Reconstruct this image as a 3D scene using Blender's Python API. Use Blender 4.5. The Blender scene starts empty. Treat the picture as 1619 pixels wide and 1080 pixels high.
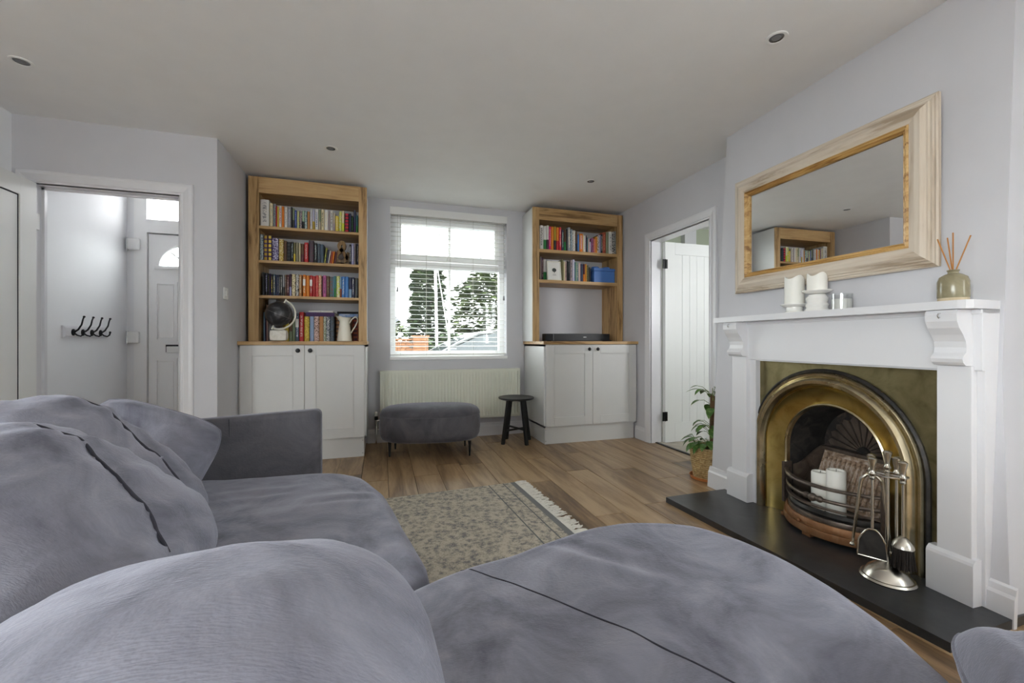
import bpy, bmesh, math, random
from mathutils import Vector, Matrix, noise

# ------------------------------------------------------------------ camera
SC = bpy.context.scene
COL = SC.collection
FPX, U0, V0, CH, YAW = 665.0, 809.5, 540.5, 1.0, math.radians(17.2)
cd = bpy.data.cameras.new('camera'); cd.sensor_width = 36; cd.lens = FPX/1619*36; cd.clip_start = 0.02; cd.clip_end = 200
cam = bpy.data.objects.new('camera', cd); COL.objects.link(cam)
cam.location = (0, 0, CH); cam.rotation_euler = (math.pi/2, 0, -YAW)
SC.camera = cam
# ------------------------------------------------------------------ world, light, exposure
W = bpy.data.worlds.new('sky'); SC.world = W; W.use_nodes = True
_bg = W.node_tree.nodes['Background']
_bg.inputs[0].default_value = (0.965, 0.98, 1.0, 1); _bg.inputs[1].default_value = 13.0
SC.view_settings.view_transform = 'Standard'; SC.view_settings.look = 'None'
SC.view_settings.exposure = 0.88; SC.view_settings.gamma = 1.0; SC.view_settings.use_curve_mapping = False
SC.cycles.max_bounces = 12; SC.cycles.diffuse_bounces = 8; SC.cycles.glossy_bounces = 4
SC.cycles.transparent_max_bounces = 16; SC.cycles.caustics_reflective = False; SC.cycles.caustics_refractive = False
SC.cycles.sample_clamp_indirect = 8.0
def portal(name, loc, rot, sx, sy):
    l = bpy.data.lights.new(name, 'AREA'); l.shape = 'RECTANGLE'; l.size = sx; l.size_y = sy; l.cycles.is_portal = True
    o = bpy.data.objects.new(name, l); COL.objects.link(o); o.location = loc; o.rotation_euler = rot
portal('window_portal', (0.69, 4.66, 1.58), (-math.pi/2, 0, 0), 1.25, 1.55)
portal('fill_doors_portal', (-2.33, -1.2, 1.05), (math.pi/2, 0, -math.pi/2), 2.2, 2.05)
portal('fill_window_portal', (2.68, -1.2, 1.48), (math.pi/2, 0, math.pi/2), 1.4, 1.15)
portal('transom_portal', (-1.7, 4.80, 2.2), (-math.pi/2, 0, 0), 0.9, 0.5)
portal('other_room_portal', (3.75, 1.34, 1.55), (math.pi/2, 0, 0), 0.7, 0.7)

# ------------------------------------------------------------------ pixel rays (photo 1619x1080)
_c, _s = math.cos(YAW), math.sin(YAW)
def ray(u, v):
    a = (u-U0)/FPX
    return (a*_c+_s, _c-a*_s, -(v-V0)/FPX)
def on_y(u, v, y): r = ray(u, v); t = y/r[1]; return Vector((r[0]*t, y, r[2]*t+CH))
def on_z(u, v, z): r = ray(u, v); t = (z-CH)/r[2]; return Vector((r[0]*t, r[1]*t, z))
# chimney breast frame: a runs along its face towards the camera side of the room, o stands out from it, z up
CANG = math.radians(2.4); CO = Vector((2.30, 2.36, 0))
_ca = Vector((-math.sin(CANG), -math.cos(CANG), 0)); _cn = Vector((-math.cos(CANG), math.sin(CANG), 0))
def C(p): return CO + _ca*p[0] + _cn*p[1] + Vector((0, 0, p[2]))
def lean(z): return 0.13*(1-z/2.42)

# ------------------------------------------------------------------ materials
MATS = {}
def _m(name):
    m = bpy.data.materials.new(name); m.use_nodes = True; nt = m.node_tree; MATS[name] = m
    return m, nt, nt.nodes['Principled BSDF']
def N(nt, t, **kw):
    n = nt.nodes.new(t)
    for k, v in kw.items(): setattr(n, k, v)
    return n
def L(nt, a, b): nt.links.new(a, b)
def ramp(nt, fac, stops):
    r = N(nt, 'ShaderNodeValToRGB'); e = r.color_ramp.elements
    while len(e) < len(stops): e.new(0.5)
    for i, (p, c) in enumerate(stops): e[i].position = p; e[i].color = (*c, 1)
    L(nt, fac, r.inputs[0]); return r.outputs[0]
def coords(nt, scale=(1, 1, 1), rnd=False, kind='Object'):
    tc = N(nt, 'ShaderNodeTexCoord'); mp = N(nt, 'ShaderNodeMapping'); mp.inputs['Scale'].default_value = scale
    L(nt, tc.outputs[kind], mp.inputs[0])
    if rnd:
        oi = N(nt, 'ShaderNodeObjectInfo'); mu = N(nt, 'ShaderNodeMath', operation='MULTIPLY'); mu.inputs[1].default_value = 37.0
        L(nt, oi.outputs['Random'], mu.inputs[0]); cb = N(nt, 'ShaderNodeCombineXYZ')
        for i in range(3): L(nt, mu.outputs[0], cb.inputs[i])
        L(nt, cb.outputs[0], mp.inputs['Location'])
    return mp.outputs[0]
def noise_tex(nt, vec, scale, detail=3, rough=0.5, dist=0.0):
    n = N(nt, 'ShaderNodeTexNoise'); n.inputs['Scale'].default_value = scale; n.inputs['Detail'].default_value = detail
    n.inputs['Roughness'].default_value = rough; n.inputs['Distortion'].default_value = dist
    L(nt, vec, n.inputs['Vector']); return n.outputs[0]
def bump(nt, b, h, strength=0.2, dist=0.01):
    bp = N(nt, 'ShaderNodeBump'); bp.inputs['Strength'].default_value = strength; bp.inputs['Distance'].default_value = dist
    L(nt, h, bp.inputs['Height']); L(nt, bp.outputs[0], b.inputs['Normal'])
def plain(name, col, rough=0.5, metal=0.0, bscale=0, bstr=0.1, spec=0.5, var=0.04, coat=0.0, sheen=0.0):
    m, nt, b = _m(name)
    b.inputs['Roughness'].default_value = rough; b.inputs['Metallic'].default_value = metal
    b.inputs['Specular IOR Level'].default_value = spec; b.inputs['Coat Weight'].default_value = coat; b.inputs['Sheen Weight'].default_value = sheen
    v = coords(nt); n = noise_tex(nt, v, 6.0, 4)
    lo = tuple(max(0, c*(1-var)) for c in col); hi = tuple(min(1, c*(1+var)) for c in col)
    L(nt, ramp(nt, n, [(0.3, lo), (0.7, hi)]), b.inputs['Base Color'])
    if bscale: bump(nt, b, noise_tex(nt, v, bscale, 3), bstr, 0.004)
    return m
def wood(name, axis, c0, c1, c2, rough=0.5, sc=1.0, rnd=True):
    m, nt, b = _m(name); b.inputs['Roughness'].default_value = rough
    s = [9*sc, 9*sc, 9*sc]; s['xyz'.index(axis)] = 0.7*sc
    v = coords(nt, tuple(s), rnd)
    n1 = noise_tex(nt, v, 1.5, 5, 0.62, 2.0); n2 = noise_tex(nt, v, 9.0, 4, 0.7)
    mx = N(nt, 'ShaderNodeMath', operation='MULTIPLY_ADD'); mx.inputs[1].default_value = 0.3; L(nt, n2, mx.inputs[0]); L(nt, n1, mx.inputs[2])
    L(nt, ramp(nt, mx.outputs[0], [(0.50, c0), (0.62, c1), (0.80, c2)]), b.inputs['Base Color'])
    bump(nt, b, n2, 0.12, 0.003); return m
plain('wall_paint', (0.57, 0.57, 0.60), 0.75, bscale=90, bstr=0.05, spec=0.25, var=0.015)
plain('ceiling_paint', (0.83, 0.83, 0.832), 0.85, bscale=60, bstr=0.03, spec=0.2, var=0.015)
plain('hall_paint', (0.82, 0.83, 0.845), 0.7, bscale=90, bstr=0.04, spec=0.25, var=0.01)
plain('green_paint', (0.44, 0.48, 0.38), 0.8, bscale=90, bstr=0.04, spec=0.2, var=0.01)
plain('white_gloss', (0.69, 0.69, 0.715), 0.3, bscale=20, bstr=0.02, spec=0.5, var=0.01)
plain('door_white', (0.78, 0.79, 0.78), 0.4, bscale=140, bstr=0.03, var=0.01)
plain('upvc', (0.87, 0.875, 0.875), 0.28, var=0.005)
plain('cabinet_white', (0.60, 0.60, 0.592), 0.42, bscale=150, bstr=0.03, var=0.01)
plain('blind_white', (0.85, 0.85, 0.82), 0.4, var=0.01)
plain('valance_grey', (0.74, 0.74, 0.73), 0.5, var=0.01)
plain('cord_grey', (0.45, 0.44, 0.41), 0.8, var=0.05)
plain('radiator_cream', (0.72, 0.73, 0.63), 0.35, var=0.01)
plain('black_paint', (0.012, 0.012, 0.013), 0.42, var=0.2)
plain('black_metal', (0.02, 0.02, 0.022), 0.35, 0.6, var=0.2)
plain('black_plastic', (0.012, 0.013, 0.015), 0.45, var=0.1)
plain('grey_plastic', (0.20, 0.20, 0.21), 0.5, var=0.05)
plain('dark_gap', (0.01, 0.01, 0.01), 0.9, var=0.1)
plain('chrome', (0.7, 0.7, 0.7), 0.16, 1.0, var=0.03)
plain('satin_silver', (0.55, 0.52, 0.46), 0.27, 1.0, bscale=30, bstr=0.03, var=0.08)
plain('white_metal', (0.8, 0.8, 0.79), 0.35, var=0.01)
plain('cream_enamel', (0.80, 0.78, 0.68), 0.22, spec=0.6, var=0.02)
plain('white_ceramic', (0.82, 0.81, 0.78), 0.18, spec=0.6, var=0.02)
plain('candle_wax', (0.84, 0.83, 0.78), 0.55, var=0.02)
plain('page_paper', (0.70, 0.65, 0.53), 0.9, bscale=200, bstr=0.2, var=0.06)
plain('print_white', (0.8, 0.8, 0.76), 0.6, var=0.02)
plain('print_dark', (0.05, 0.06, 0.055), 0.7, var=0.2)
plain('print_red', (0.62, 0.06, 0.07), 0.5, var=0.1)
plain('terracotta', (0.55, 0.20, 0.06), 0.7, bscale=50, bstr=0.1, var=0.1)
plain('soil', (0.03, 0.02, 0.012), 0.95, bscale=60, bstr=0.8, var=0.4)
plain('moss_pole', (0.10, 0.055, 0.025), 0.95, bscale=80, bstr=0.9, var=0.5)
plain('stem_green', (0.12, 0.17, 0.04), 0.6, var=0.2)
plain('blue_box', (0.07, 0.19, 0.52), 0.35, var=0.02)
plain('seam_dark', (0.03, 0.03, 0.042), 0.9, var=0.2)
plain('reed', (0.42, 0.17, 0.03), 0.6, var=0.15)
plain('bristle', (0.02, 0.014, 0.011), 0.8, bscale=200, bstr=0.8, var=0.5)
plain('carpet_beige', (0.52, 0.48, 0.42), 0.95, bscale=220, bstr=0.8, var=0.18)
plain('fringe_wool', (0.70, 0.68, 0.62), 0.95, var=0.08)
plain('hall_floor', (0.20, 0.15, 0.10), 0.6, var=0.2)
plain('asphalt', (0.10, 0.10, 0.10), 0.9, bscale=40, bstr=0.4, var=0.15)
plain('car_paint', (0.17, 0.175, 0.185), 0.25, 0.3, coat=0.6, var=0.01)
plain('car_glass', (0.05, 0.06, 0.065), 0.08, var=0.02)
plain('tyre', (0.015, 0.015, 0.015), 0.8, var=0.1)
plain('brick_red', (0.24, 0.105, 0.048), 0.85, bscale=40, bstr=0.4, var=0.3)
plain('mortar', (0.25, 0.22, 0.19), 0.9, var=0.1)
plain('house_render', (0.35, 0.34, 0.33), 0.85, var=0.05)
plain('roof_slate', (0.06, 0.06, 0.07), 0.8, var=0.2)
plain('bark', (0.05, 0.035, 0.025), 0.9, bscale=20, bstr=0.8, var=0.3)
plain('lamp_reflector', (0.25, 0.25, 0.25), 0.25, 0.9, var=0.05)
OAK = ((0.20, 0.11, 0.04), (0.43, 0.265, 0.11), (0.54, 0.36, 0.17))
for ax in 'xyz': wood('oak_'+ax, ax, *OAK, 0.45)
PINE = ((0.36, 0.28, 0.20), (0.56, 0.48, 0.385), (0.62, 0.55, 0.46))
for ax in 'xyz': wood('pine_'+ax, ax, *PINE, 0.6, 0.8)
wood('gilt_pine_y', 'y', (0.25, 0.12, 0.03), (0.52, 0.31, 0.10), (0.68, 0.48, 0.22), 0.4)
wood('ornament_wood', 'z', (0.07, 0.035, 0.012), (0.19, 0.105, 0.03), (0.26, 0.15, 0.05), 0.5)
# floor boards: strong tone change from board to board and along each board
m, nt, b = _m('floor_oak')
v = coords(nt, (7, 0.75, 7), True)
n1 = noise_tex(nt, v, 1.2, 5, 0.6, 1.0); n2 = noise_tex(nt, v, 7.0, 5, 0.7)
oi = N(nt, 'ShaderNodeObjectInfo')
a1 = N(nt, 'ShaderNodeMath', operation='MULTIPLY_ADD'); a1.inputs[1].default_value = 0.35; L(nt, n2, a1.inputs[0]); L(nt, n1, a1.inputs[2])
a2 = N(nt, 'ShaderNodeMath', operation='MULTIPLY_ADD'); a2.inputs[1].default_value = 0.22; L(nt, oi.outputs['Random'], a2.inputs[0]); L(nt, a1.outputs[0], a2.inputs[2])
L(nt, ramp(nt, a2.outputs[0], [(0.44, (0.055, 0.031, 0.015)), (0.60, (0.17, 0.102, 0.05)), (0.78, (0.34, 0.222, 0.115)), (0.96, (0.47, 0.33, 0.19))]), b.inputs['Base Color'])
b.inputs['Roughness'].default_value = 0.32; bump(nt, b, n2, 0.10, 0.002)
# velvet
def velvet(name, c0, c1, c2):
    m, nt, b = _m(name); v = coords(nt, kind='Object')
    n1 = noise_tex(nt, v, 4.5, 6, 0.62, 0.9); n2 = noise_tex(nt, v, 120.0, 2)
    n3 = noise_tex(nt, coords(nt, (30, 160, 60)), 3.0, 3)
    L(nt, ramp(nt, n1, [(0.32, c0), (0.5, c1), (0.68, c2)]), b.inputs['Base Color'])
    b.inputs['Roughness'].default_value = 0.85; b.inputs['Sheen Weight'].default_value = 0.38; b.inputs['Sheen Roughness'].default_value = 0.35
    b.inputs['Sheen Tint'].default_value = (0.85, 0.86, 1.0, 1); b.inputs['Specular IOR Level'].default_value = 0.15
    ad = N(nt, 'ShaderNodeMath', operation='ADD'); L(nt, n2, ad.inputs[0]); L(nt, n3, ad.inputs[1])
    bump(nt, b, ad.outputs[0], 0.35, 0.003); return m
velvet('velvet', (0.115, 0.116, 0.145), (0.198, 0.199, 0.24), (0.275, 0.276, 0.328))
velvet('velvet_dark', (0.07, 0.068, 0.078), (0.10, 0.097, 0.11), (0.13, 0.127, 0.142))  # footstool's own grey, and painted shade for the sofa arm
# brass, iron
def blotch(name, c0, c1, c2, rough, metal, scale=7, bs=0.05, r2=None):
    m, nt, b = _m(name); v = coords(nt); n1 = noise_tex(nt, v, scale, 6, 0.6, 1.0)
    L(nt, ramp(nt, n1, [(0.3, c0), (0.5, c1), (0.72, c2)]), b.inputs['Base Color'])
    b.inputs['Metallic'].default_value = metal; b.inputs['Roughness'].default_value = rough
    if r2 is not None:
        mr = N(nt, 'ShaderNodeMapRange'); mr.inputs[3].default_value = rough; mr.inputs[4].default_value = r2; L(nt, noise_tex(nt, v, scale*0.7, 4), mr.inputs[0]); L(nt, mr.outputs[0], b.inputs['Roughness'])
    bump(nt, b, noise_tex(nt, v, scale*4, 4), bs, 0.004); return m
blotch('brass', (0.34, 0.24, 0.07), (0.52, 0.40, 0.14), (0.60, 0.48, 0.20), 0.22, 1.0, 6, 0.05, 0.38)
blotch('brass_dull', (0.17, 0.14, 0.07), (0.26, 0.22, 0.115), (0.33, 0.285, 0.16), 0.38, 1.0, 7, 0.05, 0.5)
blotch('brass_pale', (0.42, 0.36, 0.22), (0.58, 0.50, 0.33), (0.68, 0.60, 0.43), 0.20, 1.0, 9, 0.04, 0.32)
blotch('cast_iron', (0.015, 0.014, 0.014), (0.03, 0.028, 0.027), (0.06, 0.05, 0.045), 0.5, 0.5, 14, 0.3)
blotch('iron_brown', (0.07, 0.055, 0.047), (0.15, 0.118, 0.098), (0.26, 0.21, 0.175), 0.36, 0.6, 9, 0.15)
blotch('iron_rust', (0.10, 0.05, 0.03), (0.30, 0.14, 0.06), (0.42, 0.24, 0.13), 0.5, 0.45, 6, 0.15)
blotch('fireback', (0.10, 0.055, 0.032), (0.38, 0.27, 0.19), (0.72, 0.66, 0.60), 0.85, 0.0, 22, 0.7)
blotch('soot_iron', (0.008, 0.008, 0.009), (0.02, 0.016, 0.014), (0.09, 0.06, 0.05), 0.75, 0.1, 16, 0.4)
blotch('slate', (0.022, 0.024, 0.027), (0.032, 0.034, 0.037), (0.045, 0.047, 0.05), 0.30, 0.0, 10, 0.03)
blotch('seagrass', (0.22, 0.13, 0.05), (0.45, 0.31, 0.14), (0.62, 0.48, 0.27), 0.85, 0.0, 40, 0.5)
blotch('stone_glaze', (0.20, 0.17, 0.10), (0.27, 0.24, 0.15), (0.33, 0.30, 0.20), 0.2, 0.0, 6, 0.02)
blotch('stone_bare', (0.48, 0.38, 0.24), (0.55, 0.45, 0.30), (0.6, 0.5, 0.35), 0.8, 0.0, 20, 0.1)
blotch('speckled_stone', (0.58, 0.55, 0.48), (0.72, 0.70, 0.63), (0.78, 0.76, 0.70), 0.6, 0.0, 25, 0.2)
blotch('globe_black', (0.012, 0.013, 0.016), (0.02, 0.021, 0.025), (0.16, 0.16, 0.17), 0.35, 0.0, 9, 0.02)
blotch('leaf_pothos', (0.03, 0.08, 0.015), (0.07, 0.16, 0.03), (0.42, 0.48, 0.20), 0.35, 0.0, 16, 0.1)
blotch('foliage_dark', (0.018, 0.034, 0.012), (0.036, 0.06, 0.02), (0.075, 0.105, 0.04), 0.8, 0.0, 1.5, 0.1)
blotch('foliage_light', (0.03, 0.052, 0.012), (0.065, 0.095, 0.026), (0.12, 0.145, 0.05), 0.8, 0.0, 1.2, 0.1)
# rug
m, nt, b = _m('rug_pattern')
v = coords(nt); sx = N(nt, 'ShaderNodeSeparateXYZ'); L(nt, v, sx.inputs[0])
n1 = noise_tex(nt, v, 48.0, 5, 0.65, 2.2); n2 = noise_tex(nt, v, 11.0, 3, 0.5, 2.5)
vo = N(nt, 'ShaderNodeTexVoronoi'); vo.inputs['Scale'].default_value = 30.0; L(nt, v, vo.inputs['Vector'])
s1 = N(nt, 'ShaderNodeMath', operation='MULTIPLY_ADD'); s1.inputs[1].default_value = 0.35; L(nt, vo.outputs['Distance'], s1.inputs[0]); L(nt, n1, s1.inputs[2])
s2 = N(nt, 'ShaderNodeMath', operation='MULTIPLY_ADD'); s2.inputs[1].default_value = 0.45; L(nt, n2, s2.inputs[0]); L(nt, s1.outputs[0], s2.inputs[2])
pat = ramp(nt, s2.outputs[0], [(0.72, (0.185, 0.18, 0.18)), (0.80, (0.28, 0.263, 0.235)), (0.92, (0.43, 0.385, 0.31)), (1.0, (0.52, 0.47, 0.385))])
bands = N(nt, 'ShaderNodeMath', operation='PINGPONG'); bands.inputs[1].default_value = 0.052
L(nt, sx.outputs[0], bands.inputs[0])
ln = N(nt, 'ShaderNodeMath', operation='LESS_THAN'); ln.inputs[1].default_value = 0.004; L(nt, bands.outputs[0], ln.inputs[0])
gt = N(nt, 'ShaderNodeMath', operation='GREATER_THAN'); gt.inputs[1].default_value = 0.71; L(nt, sx.outputs[0], gt.inputs[0])
an = N(nt, 'ShaderNodeMath', operation='MULTIPLY'); L(nt, ln.outputs[0], an.inputs[0]); L(nt, gt.outputs[0], an.inputs[1])
mxl = N(nt, 'ShaderNodeMix', data_type='RGBA'); L(nt, an.outputs[0], mxl.inputs[0]); L(nt, pat, mxl.inputs[6]); mxl.inputs[7].default_value = (0.14, 0.145, 0.145, 1)
ge = N(nt, 'ShaderNodeMath', operation='GREATER_THAN'); ge.inputs[1].default_value = 0.885; L(nt, sx.outputs[0], ge.inputs[0])
mxe = N(nt, 'ShaderNodeMix', data_type='RGBA'); L(nt, ge.outputs[0], mxe.inputs[0]); L(nt, mxl.outputs[2], mxe.inputs[6]); mxe.inputs[7].default_value = (0.19, 0.195, 0.195, 1)
L(nt, mxe.outputs[2], b.inputs['Base Color']); b.inputs['Roughness'].default_value = 0.95; bump(nt, b, noise_tex(nt, v, 160.0, 2), 0.5, 0.004)
# panes
def pane_mat(name, tint, gloss=0.06, rough=0.0, obscure=False):
    m = bpy.data.materials.new(name); m.use_nodes = True; nt = m.node_tree; MATS[name] = m; nt.nodes.clear()
    out = N(nt, 'ShaderNodeOutputMaterial'); mx = N(nt, 'ShaderNodeMixShader'); g = N(nt, 'ShaderNodeBsdfGlossy'); g.inputs['Roughness'].default_value = rough
    if obscure:
        tp = N(nt, 'ShaderNodeBsdfTransparent'); tl = N(nt, 'ShaderNodeBsdfTranslucent'); t = tl; t.inputs[0].default_value = (*tint, 1)
        nz = noise_tex(nt, coords(nt), 45.0, 3); bp = N(nt, 'ShaderNodeBump'); bp.inputs['Strength'].default_value = 0.8; L(nt, nz, bp.inputs['Height']); L(nt, bp.outputs[0], t.inputs['Normal'])
        L(nt, ramp(nt, nz, [(0.3, tuple(c*0.8 for c in tint)), (0.6, tint)]), t.inputs[0])
        m2 = N(nt, 'ShaderNodeMixShader'); m2.inputs[0].default_value = 0.6; L(nt, tl.outputs[0], m2.inputs[1]); L(nt, tp.outputs[0], m2.inputs[2]); t = m2
    else:
        t = N(nt, 'ShaderNodeBsdfTransparent'); t.inputs[0].default_value = (*tint, 1)
    mx.inputs[0].default_value = gloss; L(nt, t.outputs[0], mx.inputs[1]); L(nt, g.outputs[0], mx.inputs[2]); L(nt, mx.outputs[0], out.inputs[0])
pane_mat('pane', (0.96, 0.98, 0.97), 0.04)
pane_mat('dimming_street_pane', (0.60, 0.62, 0.61), 0.04)  # tint put in to dim the bright street and its daylight
pane_mat('obscure_pane', (0.95, 0.93, 0.90), 0.04, 0.2, True)
pane_mat('jar_glass', (0.93, 0.94, 0.94), 0.12, 0.05)
m, nt, b = _m('mirror_glass'); b.inputs['Base Color'].default_value = (0.94, 0.945, 0.95, 1); b.inputs['Metallic'].default_value = 1; b.inputs['Roughness'].default_value = 0.005
# book covers: cover colour = object colour, print colour = object property "ink"
def book_mat(name, mode):
    m, nt, b = _m(name); oi = N(nt, 'ShaderNodeObjectInfo'); at = N(nt, 'ShaderNodeAttribute', attribute_type='OBJECT', attribute_name='ink')
    tc = N(nt, 'ShaderNodeTexCoord'); mp = N(nt, 'ShaderNodeMapping'); L(nt, tc.outputs['Generated'], mp.inputs[0])
    cb = N(nt, 'ShaderNodeCombineXYZ'); mu = N(nt, 'ShaderNodeMath', operation='MULTIPLY'); mu.inputs[1].default_value = 50.0
    L(nt, oi.outputs['Random'], mu.inputs[0])
    for i in range(3): L(nt, mu.outputs[0], cb.inputs[i])
    L(nt, cb.outputs[0], mp.inputs['Location'])
    se = N(nt, 'ShaderNodeSeparateXYZ'); L(nt, tc.outputs['Generated'], se.inputs[0])
    def rng(sock, lo, hi):
        a = N(nt, 'ShaderNodeMath', operation='GREATER_THAN'); a.inputs[1].default_value = lo; L(nt, sock, a.inputs[0])
        c = N(nt, 'ShaderNodeMath', operation='LESS_THAN'); c.inputs[1].default_value = hi; L(nt, sock, c.inputs[0])
        d = N(nt, 'ShaderNodeMath', operation='MULTIPLY'); L(nt, a.outputs[0], d.inputs[0]); L(nt, c.outputs[0], d.inputs[1]); return d.outputs[0]
    def mul(x, y):
        d = N(nt, 'ShaderNodeMath', operation='MULTIPLY'); L(nt, x, d.inputs[0]); L(nt, y, d.inputs[1]); return d.outputs[0]
    if mode == 'text':
        mp.inputs['Scale'].default_value = (2.2, 0.01, 15); f = mul(mul(rng(se.outputs[0], 0.28, 0.72), rng(se.outputs[2], 0.16, 0.9)), rng(noise_tex(nt, mp.outputs[0], 2.2, 2), 0.5, 2))
    elif mode == 'pattern':
        mp.inputs['Scale'].default_value = (2.0, 0.01, 9); f = rng(noise_tex(nt, mp.outputs[0], 2.4, 2, 0.5, 1.0), 0.53, 2)
    elif mode == 'bands':
        w = N(nt, 'ShaderNodeMath', operation='PINGPONG'); w.inputs[1].default_value = 0.085; L(nt, se.outputs[2], w.inputs[0]); f = mul(rng(w.outputs[0], 0.03, 1), rng(se.outputs[0], 0.12, 0.88))
    elif mode == 'foot':
        f = rng(se.outputs[2], -1, 0.42)
    else:
        f = rng(se.outputs[2], 2, 3)
    mx = N(nt, 'ShaderNodeMix', data_type='RGBA'); L(nt, f, mx.inputs[0]); L(nt, oi.outputs['Color'], mx.inputs[6]); L(nt, at.outputs['Color'], mx.inputs[7])
    L(nt, mx.outputs[2], b.inputs['Base Color']); b.inputs['Roughness'].default_value = 0.5
for md in ('plain', 'text', 'pattern', 'bands', 'foot'): book_mat('book_'+md, md)

# ------------------------------------------------------------------ mesh builder
class MB:
    def __init__(s): s.v = []; s.f = []
    def add(s, vs, fs):
        o = len(s.v); s.v += [tuple(p) for p in vs]; s.f += [tuple(i+o for i in f) for f in fs]; return s
    def box(s, x0, x1, y0, y1, z0, z1):
        return s.add([(x, y, z) for x in (x0, x1) for y in (y0, y1) for z in (z0, z1)],
                     [(0, 1, 3, 2), (4, 6, 7, 5), (0, 4, 5, 1), (2, 3, 7, 6), (0, 2, 6, 4), (1, 5, 7, 3)])
    def cbox(s, x0, x1, y0, y1, z0, z1, c):          # chamfered box
        bm = bmesh.new(); bmesh.ops.create_cube(bm, size=1)
        for v in bm.verts: v.co = Vector(((x0+x1)/2+v.co.x*(x1-x0), (y0+y1)/2+v.co.y*(y1-y0), (z0+z1)/2+v.co.z*(z1-z0)))
        bmesh.ops.bevel(bm, geom=bm.edges[:], offset=c, segments=2, affect='EDGES', profile=0.6)
        bm.verts.index_update(); s.add([v.co for v in bm.verts], [[v.index for v in f.verts] for f in bm.faces]); bm.free(); return s
    def prism(s, pts, lo, hi, axis='z'):             # polygon extruded along an axis
        n = len(pts)
        def q(p, h): return {'z': (p[0], p[1], h), 'y': (p[0], h, p[1]), 'x': (h, p[0], p[1])}[axis]
        return s.add([q(p, lo) for p in pts]+[q(p, hi) for p in pts],
                     [tuple(range(n))[::-1], tuple(range(n, 2*n))]+[(i, (i+1) % n, n+(i+1) % n, n+i) for i in range(n)])
    def lathe(s, prof, c=(0, 0, 0), n=24, caps=True):
        vs = []; fs = []; m = len(prof)
        for r, z in prof:
            for k in range(n):
                t = 2*math.pi*k/n; vs.append((c[0]+r*math.cos(t), c[1]+r*math.sin(t), c[2]+z))
        for i in range(m-1):
            for k in range(n): fs.append((i*n+k, i*n+(k+1) % n, (i+1)*n+(k+1) % n, (i+1)*n+k))
        if caps: fs.append(tuple(range(n))[::-1]); fs.append(tuple(range((m-1)*n, m*n)))
        return s.add(vs, fs)
    def tube(s, pts, r, n=8, closed=False):
        pts = [Vector(p) for p in pts]; rs = r if isinstance(r, (list, tuple)) else [r]*len(pts); vs = []; fs = []; m = len(pts)
        prev = None
        for i, p in enumerate(pts):
            a = pts[i-1] if (i or closed) else p; c = pts[(i+1) % m] if (i < m-1 or closed) else p
            d = (c-a).normalized(); ref = prev if prev is not None else (Vector((0, 0, 1)) if abs(d.z) < 0.9 else Vector((1, 0, 0)))
            x = (ref-d*ref.dot(d)).normalized(); y = d.cross(x); prev = x
            for k in range(n):
                t = 2*math.pi*k/n; vs.append(p+(x*math.cos(t)+y*math.sin(t))*rs[i])
        for i in range(m if closed else m-1):
            j = (i+1) % m
            for k in range(n): fs.append((i*n+k, i*n+(k+1) % n, j*n+(k+1) % n, j*n+k))
        if not closed: fs.append(tuple(range(n))[::-1]); fs.append(tuple(range((m-1)*n, m*n)))
        return s.add(vs, fs)
    def grid(s, rows, wrap=False, caps=False):       # rows of points
        m, n = len(rows), len(rows[0]); fs = []
        for i in range(m-1):
            for k in range(n if wrap else n-1): fs.append((i*n+k, i*n+(k+1) % n, (i+1)*n+(k+1) % n, (i+1)*n+k))
        if caps: fs.append(tuple(range(n))[::-1]); fs.append(tuple(range((m-1)*n, m*n)))
        return s.add([p for r in rows for p in r], fs)
    def sphere(s, c, r, n=16, m=10):
        rows = []
        for i in range(m+1):
            t = math.pi*i/m; rows.append([(c[0]+r*math.sin(t)*math.cos(2*math.pi*k/n), c[1]+r*math.sin(t)*math.sin(2*math.pi*k/n), c[2]+r*math.cos(t)) for k in range(n)])
        return s.grid(rows, wrap=True)
    def map(s, T): s.v = [tuple(T(p)) for p in s.v]; return s
    def build(s, name, mat, parent=None, smooth=False, label=None, cat=None, group=None, kind=None, merge=0.0, origin=None):
        vs = [Vector(p) for p in s.v]
        if origin is None:
            xs = [p.x for p in vs]; ys = [p.y for p in vs]; zs = [p.z for p in vs]
            origin = Vector(((min(xs)+max(xs))/2, (min(ys)+max(ys))/2, min(zs)))
        origin = Vector(origin)
        me = bpy.data.meshes.new(name); me.from_pydata([p-origin for p in vs], [], s.f)
        bm = bmesh.new(); bm.from_mesh(me)
        if merge: bmesh.ops.remove_doubles(bm, verts=bm.verts[:], dist=merge)
        bmesh.ops.recalc_face_normals(bm, faces=bm.faces[:])
        if smooth:
            for f in bm.faces: f.smooth = True
            for e in bm.edges:
                if len(e.link_faces) == 2 and e.calc_face_angle(0) > 0.7: e.smooth = False
        bm.to_mesh(me); bm.free()
        if mat: me.materials.append(MATS[mat])
        o = bpy.data.objects.new(name, me); COL.objects.link(o); o.location = origin
        hang(o, parent); tag(o, label, cat, group, kind); return o
WORLD = {}
def hang(o, parent):                                # verts are built in world space; parents are never rotated while building
    w = o.location.copy()
    if parent is not None: o.parent = parent; o.location = w - WORLD[parent.name]
    WORLD[o.name] = w
def tag(o, label=None, cat=None, group=None, kind=None):
    if label: o['label'] = label
    if cat: o['category'] = cat
    if group: o['group'] = group
    if kind: o['kind'] = kind
    return o
def thing(name, label, cat, loc, group=None):
    o = bpy.data.objects.new(name, None); COL.objects.link(o); o.empty_display_size = 0.05; o.location = Vector(loc); WORLD[o.name] = Vector(loc)
    return tag(o, label, cat, group)
def structure(name, mb, mat, parent=None, label=None, **kw):
    return mb.build(name, mat, parent, kind='structure' if parent is None else None, label=label, **kw)
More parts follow.
